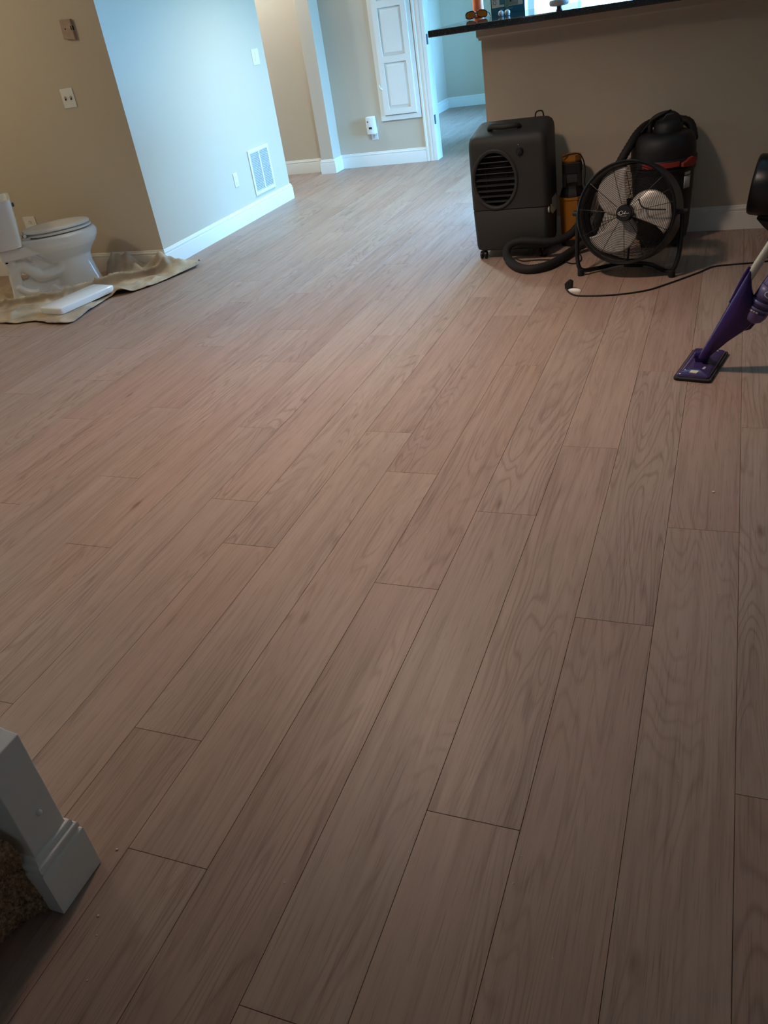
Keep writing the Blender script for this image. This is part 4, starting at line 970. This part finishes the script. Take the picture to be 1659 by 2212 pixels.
fl.tube([P0 + ax * q + si * (-0.010) for q in (0.24, 0.30, 0.35, 0.385)], [0.004, 0.007, 0.008, 0.005], 10); fl.obj('trigger_housing', 'purple_plastic', t, 50)
fl = MB(); q0 = P0 + ax * 0.165 + si * 0.080; fl.tube([q0, q0 + si * 0.020 + ax * 0.010, q0 + ax * 0.06 + si * 0.026], [0.010, 0.006, 0.010], 8); fl.obj('catch', 'purple_plastic', t, 50)
pd = Vector((0.080, 0.0, 0.1535)).normalized()
pb = P0 + ax * 0.335 + si * 0.006
MB().cyl(tuple(pb), tuple(pb + pd * 0.80), 0.0152, n=18).obj('pole', 'pole_silver', t, 60)
MB().tube([tuple(pb + pd * q) for q in (0.80, 0.81, 0.86, 0.93, 0.95)], [0.0154, 0.019, 0.020, 0.018, 0.008], 14).obj('grip', 'purple_plastic', t, 60)
# bottle
bu, bv = frame_of(pd)
bc = P0 + ax * 0.205 + si * 0.088 + Vector((0.0, -0.008, 0.0))
Mb = Matrix((( si.x, dp.x, pd.x, bc.x), (si.y, dp.y, pd.y, bc.y), (si.z, dp.z, pd.z, bc.z), (0, 0, 0, 1)))
bot = MB().lathe([(0.020, 0.0), (0.036, 0.012), (0.042, 0.03), (0.042, 0.19), (0.038, 0.21), (0.02, 0.225)], (0, 0, 0), 32, Mb).obj('bottle', 'purple_bottle', t, 50)
rows = []
def lab(name, a0, a1, z0, z1, r, mat, n=12):
    rows = [[tuple(Mb @ Vector((r * math.cos(math.radians(a0 + (a1 - a0) * k / n)), r * math.sin(math.radians(a0 + (a1 - a0) * k / n)), z))) for z in (z0, z1)] for k in range(n + 1)]
    o = MB().quadgrid(rows).obj(name, mat, bot, 180); s = o.modifiers.new('thick', 'SOLIDIFY'); s.thickness = 0.0006; return o
for s_ in (1,):
    lab('label', 180, 360, 0.045, 0.150, 0.0426, 'label_dark'); lab('label', 0, 180, 0.045, 0.150, 0.0426, 'label_dark')
    lab('label_band', 195, 345, 0.078, 0.090, 0.0434, 'label_blue'); lab('label_band', 195, 345, 0.055, 0.064, 0.0434, 'label_blue'); lab('label_band', 190, 350, 0.100, 0.148, 0.0434, 'label_blue')
    for q in range(4): lab('printed_mark', 215 + q * 14, 226 + q * 14, 0.0465, 0.053, 0.0440, 'label_pale', 4)
    ov = MB(); rr2 = [[tuple(Mb @ Vector(((0.0440) * math.cos(math.radians(265 + 24 * rr * math.cos(a))), 0.0440 * math.sin(math.radians(265 + 24 * rr * math.cos(a))), 0.125 + 0.013 * rr * math.sin(a)))) for a in [2 * PI * k / 24 for k in range(24)]] for rr in (1.0, 0.72)]
    o = ov.quadgrid(rr2, True).obj('printed_emblem', 'label_pale', bot, 180); s = o.modifiers.new('thick', 'SOLIDIFY'); s.thickness = 0.0006

# ------------------------------------------------------------------ things on the bar top
ZT = 1.2352
t = thing('product_box', 'white and teal product box with printed pictures standing on the bar top', 'box', (-1.392, 5.985, ZT), math.radians(2))
bw, bd, bh = 0.108, 0.05, 0.20
MB().box(-bw, bw, 0, 2 * bd, 0, bh).obj('carton', 'box_white', t, bevel=0.001)
def pr(x0, x1, z0, z1, mat, lift=0.0006): return MB().box(x0, x1, -lift, 0.0002, z0, z1).obj('printed_panel', mat, t)
pr(-bw, bw, 0, 0.040, 'box_teal'); pr(-bw, -bw + 0.005, 0.0, bh, 'box_ink', 0.0008); pr(bw - 0.012, bw, 0.040, 0.06, 'box_teal')
pr(-0.052, -0.020, 0.052, bh, 'box_cyan'); pr(-0.022, -0.018, 0.010, bh, 'box_teal', 0.0008)
pr(-0.016, 0.006, 0.034, bh - 0.09, 'box_green', 0.0009); pr(0.006, 0.066, 0.042, bh, 'box_grey', 0.0005); pr(0.014, 0.024, 0.062, bh, 'box_ink', 0.0012); pr(0.038, 0.062, 0.058, bh, 'device_grey', 0.0012)
M = Matrix.Translation((-0.072, -0.0007, 0.054)) @ Matrix.Rotation(PI / 2, 4, 'X') @ Matrix.Rotation(PI / 2, 4, 'Z')
text_mesh('CO', 0.030, 'box_ink', M, t)
pr(-0.050, -0.026, 0.022, 0.031, 'box_print', 0.0009); pr(-0.012, 0.030, 0.024, 0.031, 'box_print', 0.0010)
t = thing('orange_bottle', 'orange bottle standing behind the sunglasses on the bar top', 'bottle', (-1.615, 6.10, ZT))
MB().lathe([(0.028, 0.0), (0.0335, 0.004), (0.0345, 0.02), (0.0345, 0.16), (0.030, 0.175), (0.018, 0.185)], n=32).obj('bottle_body', 'bottle_orange', t, 40)
MB().lathe([(0.020, 0.185), (0.021, 0.187), (0.021, 0.215), (0.018, 0.218)], n=24).obj('bottle_cap', 'bottle_cap', t, 40)
t = thing('sunglasses', 'amber lensed sunglasses with dark frames lying on the bar top', 'sunglasses', (-1.550, 5.80, ZT), math.radians(6))
def lens(cx, tilt):
    M = Matrix.Translation((cx, 0, 0.025)) @ Matrix.Rotation(math.radians(tilt), 4, 'Y') @ Matrix.Rotation(math.radians(18), 4, 'X')
    pts = [(0.031 * math.copysign(abs(math.cos(a)) ** 0.75, math.cos(a)), 0.021 * math.copysign(abs(math.sin(a)) ** 0.75, math.sin(a)) + 0.0015) for a in [2 * PI * k / 32 for k in range(32)]]
    MB().prism(pts, -0.0008, 0.0008, 'xz', M).obj('lens', 'lens_amber', t)
    MB().tube([tuple(M @ Vector((x, 0, z))) for x, z in pts], 0.0026, 8, closed=True).obj('rim', 'tortoise', t, 60)
lens(-0.036, -6); lens(0.036, 8)
MB().tube(spline([(-0.008, 0, 0.030), (0, -0.003, 0.033), (0.008, 0, 0.030)], 4), 0.0025, 8).obj('bridge', 'tortoise', t, 60)
for sx in (-1, 1): MB().tube(spline([(sx * 0.068, 0.0, 0.030), (sx * 0.070, 0.06, 0.024), (sx * 0.068, 0.11, 0.012), (sx * 0.066, 0.13, 0.004)], 5), 0.002, 8).obj('temple', 'tortoise', t, 60)
for x, y, l in ((-1.333, 5.545, 'left one of two small white balls on the bar top before the box'), (-1.298, 5.560, 'right one of two small white balls on the bar top before the box')):
    b = thing('white_ball', l, 'ball', (x, y, ZT), group='white balls on the bar top')
    MB().ball((0, 0, 0.0165), 0.0163, 24, 14).obj('ball_shell', 'white_plastic', b, 180); MB().tube([(0, 0.0162, 0.008), (0.004, 0.024, 0.004), (0.006, 0.03, 0.003)], 0.0022, 8).obj('stem', 'white_plastic', b, 60)
t = thing('countertop_device', 'round flat grey device on a short dark stem at the front of the bar top', 'device', (-0.915, 5.125, ZT))
MB().lathe([(0.016, 0), (0.018, 0.002), (0.014, 0.010), (0.014, 0.022)], n=24).obj('stem', 'device_dark', t, 40)
MB().lathe([(0.030, 0.022), (0.048, 0.026), (0.052, 0.034), (0.051, 0.046), (0.045, 0.052), (0.0, 0.0535)], n=40, caps=False).obj('disc', 'device_grey', t, 50)

# ------------------------------------------------------------------ crumbs on the floor
cr = MB(); rr = random.Random(11)
spots = [(-1.085, 0.735, .0035), (-1.03, 0.60, .003), (-0.97, 0.49, .0025), (0.02, 2.30, .004), (-0.10, 2.56, .003)]
for _ in range(60): spots.append((rr.uniform(-1.05, 0.15), rr.uniform(0.5, 4.2), rr.uniform(.0008, .002)))
for x, y, s_ in spots:
    cr.ball((x, y, s_ * 0.45), s_, 6, 4, (rr.uniform(.5, 1.2), rr.uniform(.5, 1.2), 0.45))
tag(cr.obj('dust_crumbs', 'crumb'), 'scattered white dust crumbs lying on the plank floor', 'crumbs', kind='stuff')
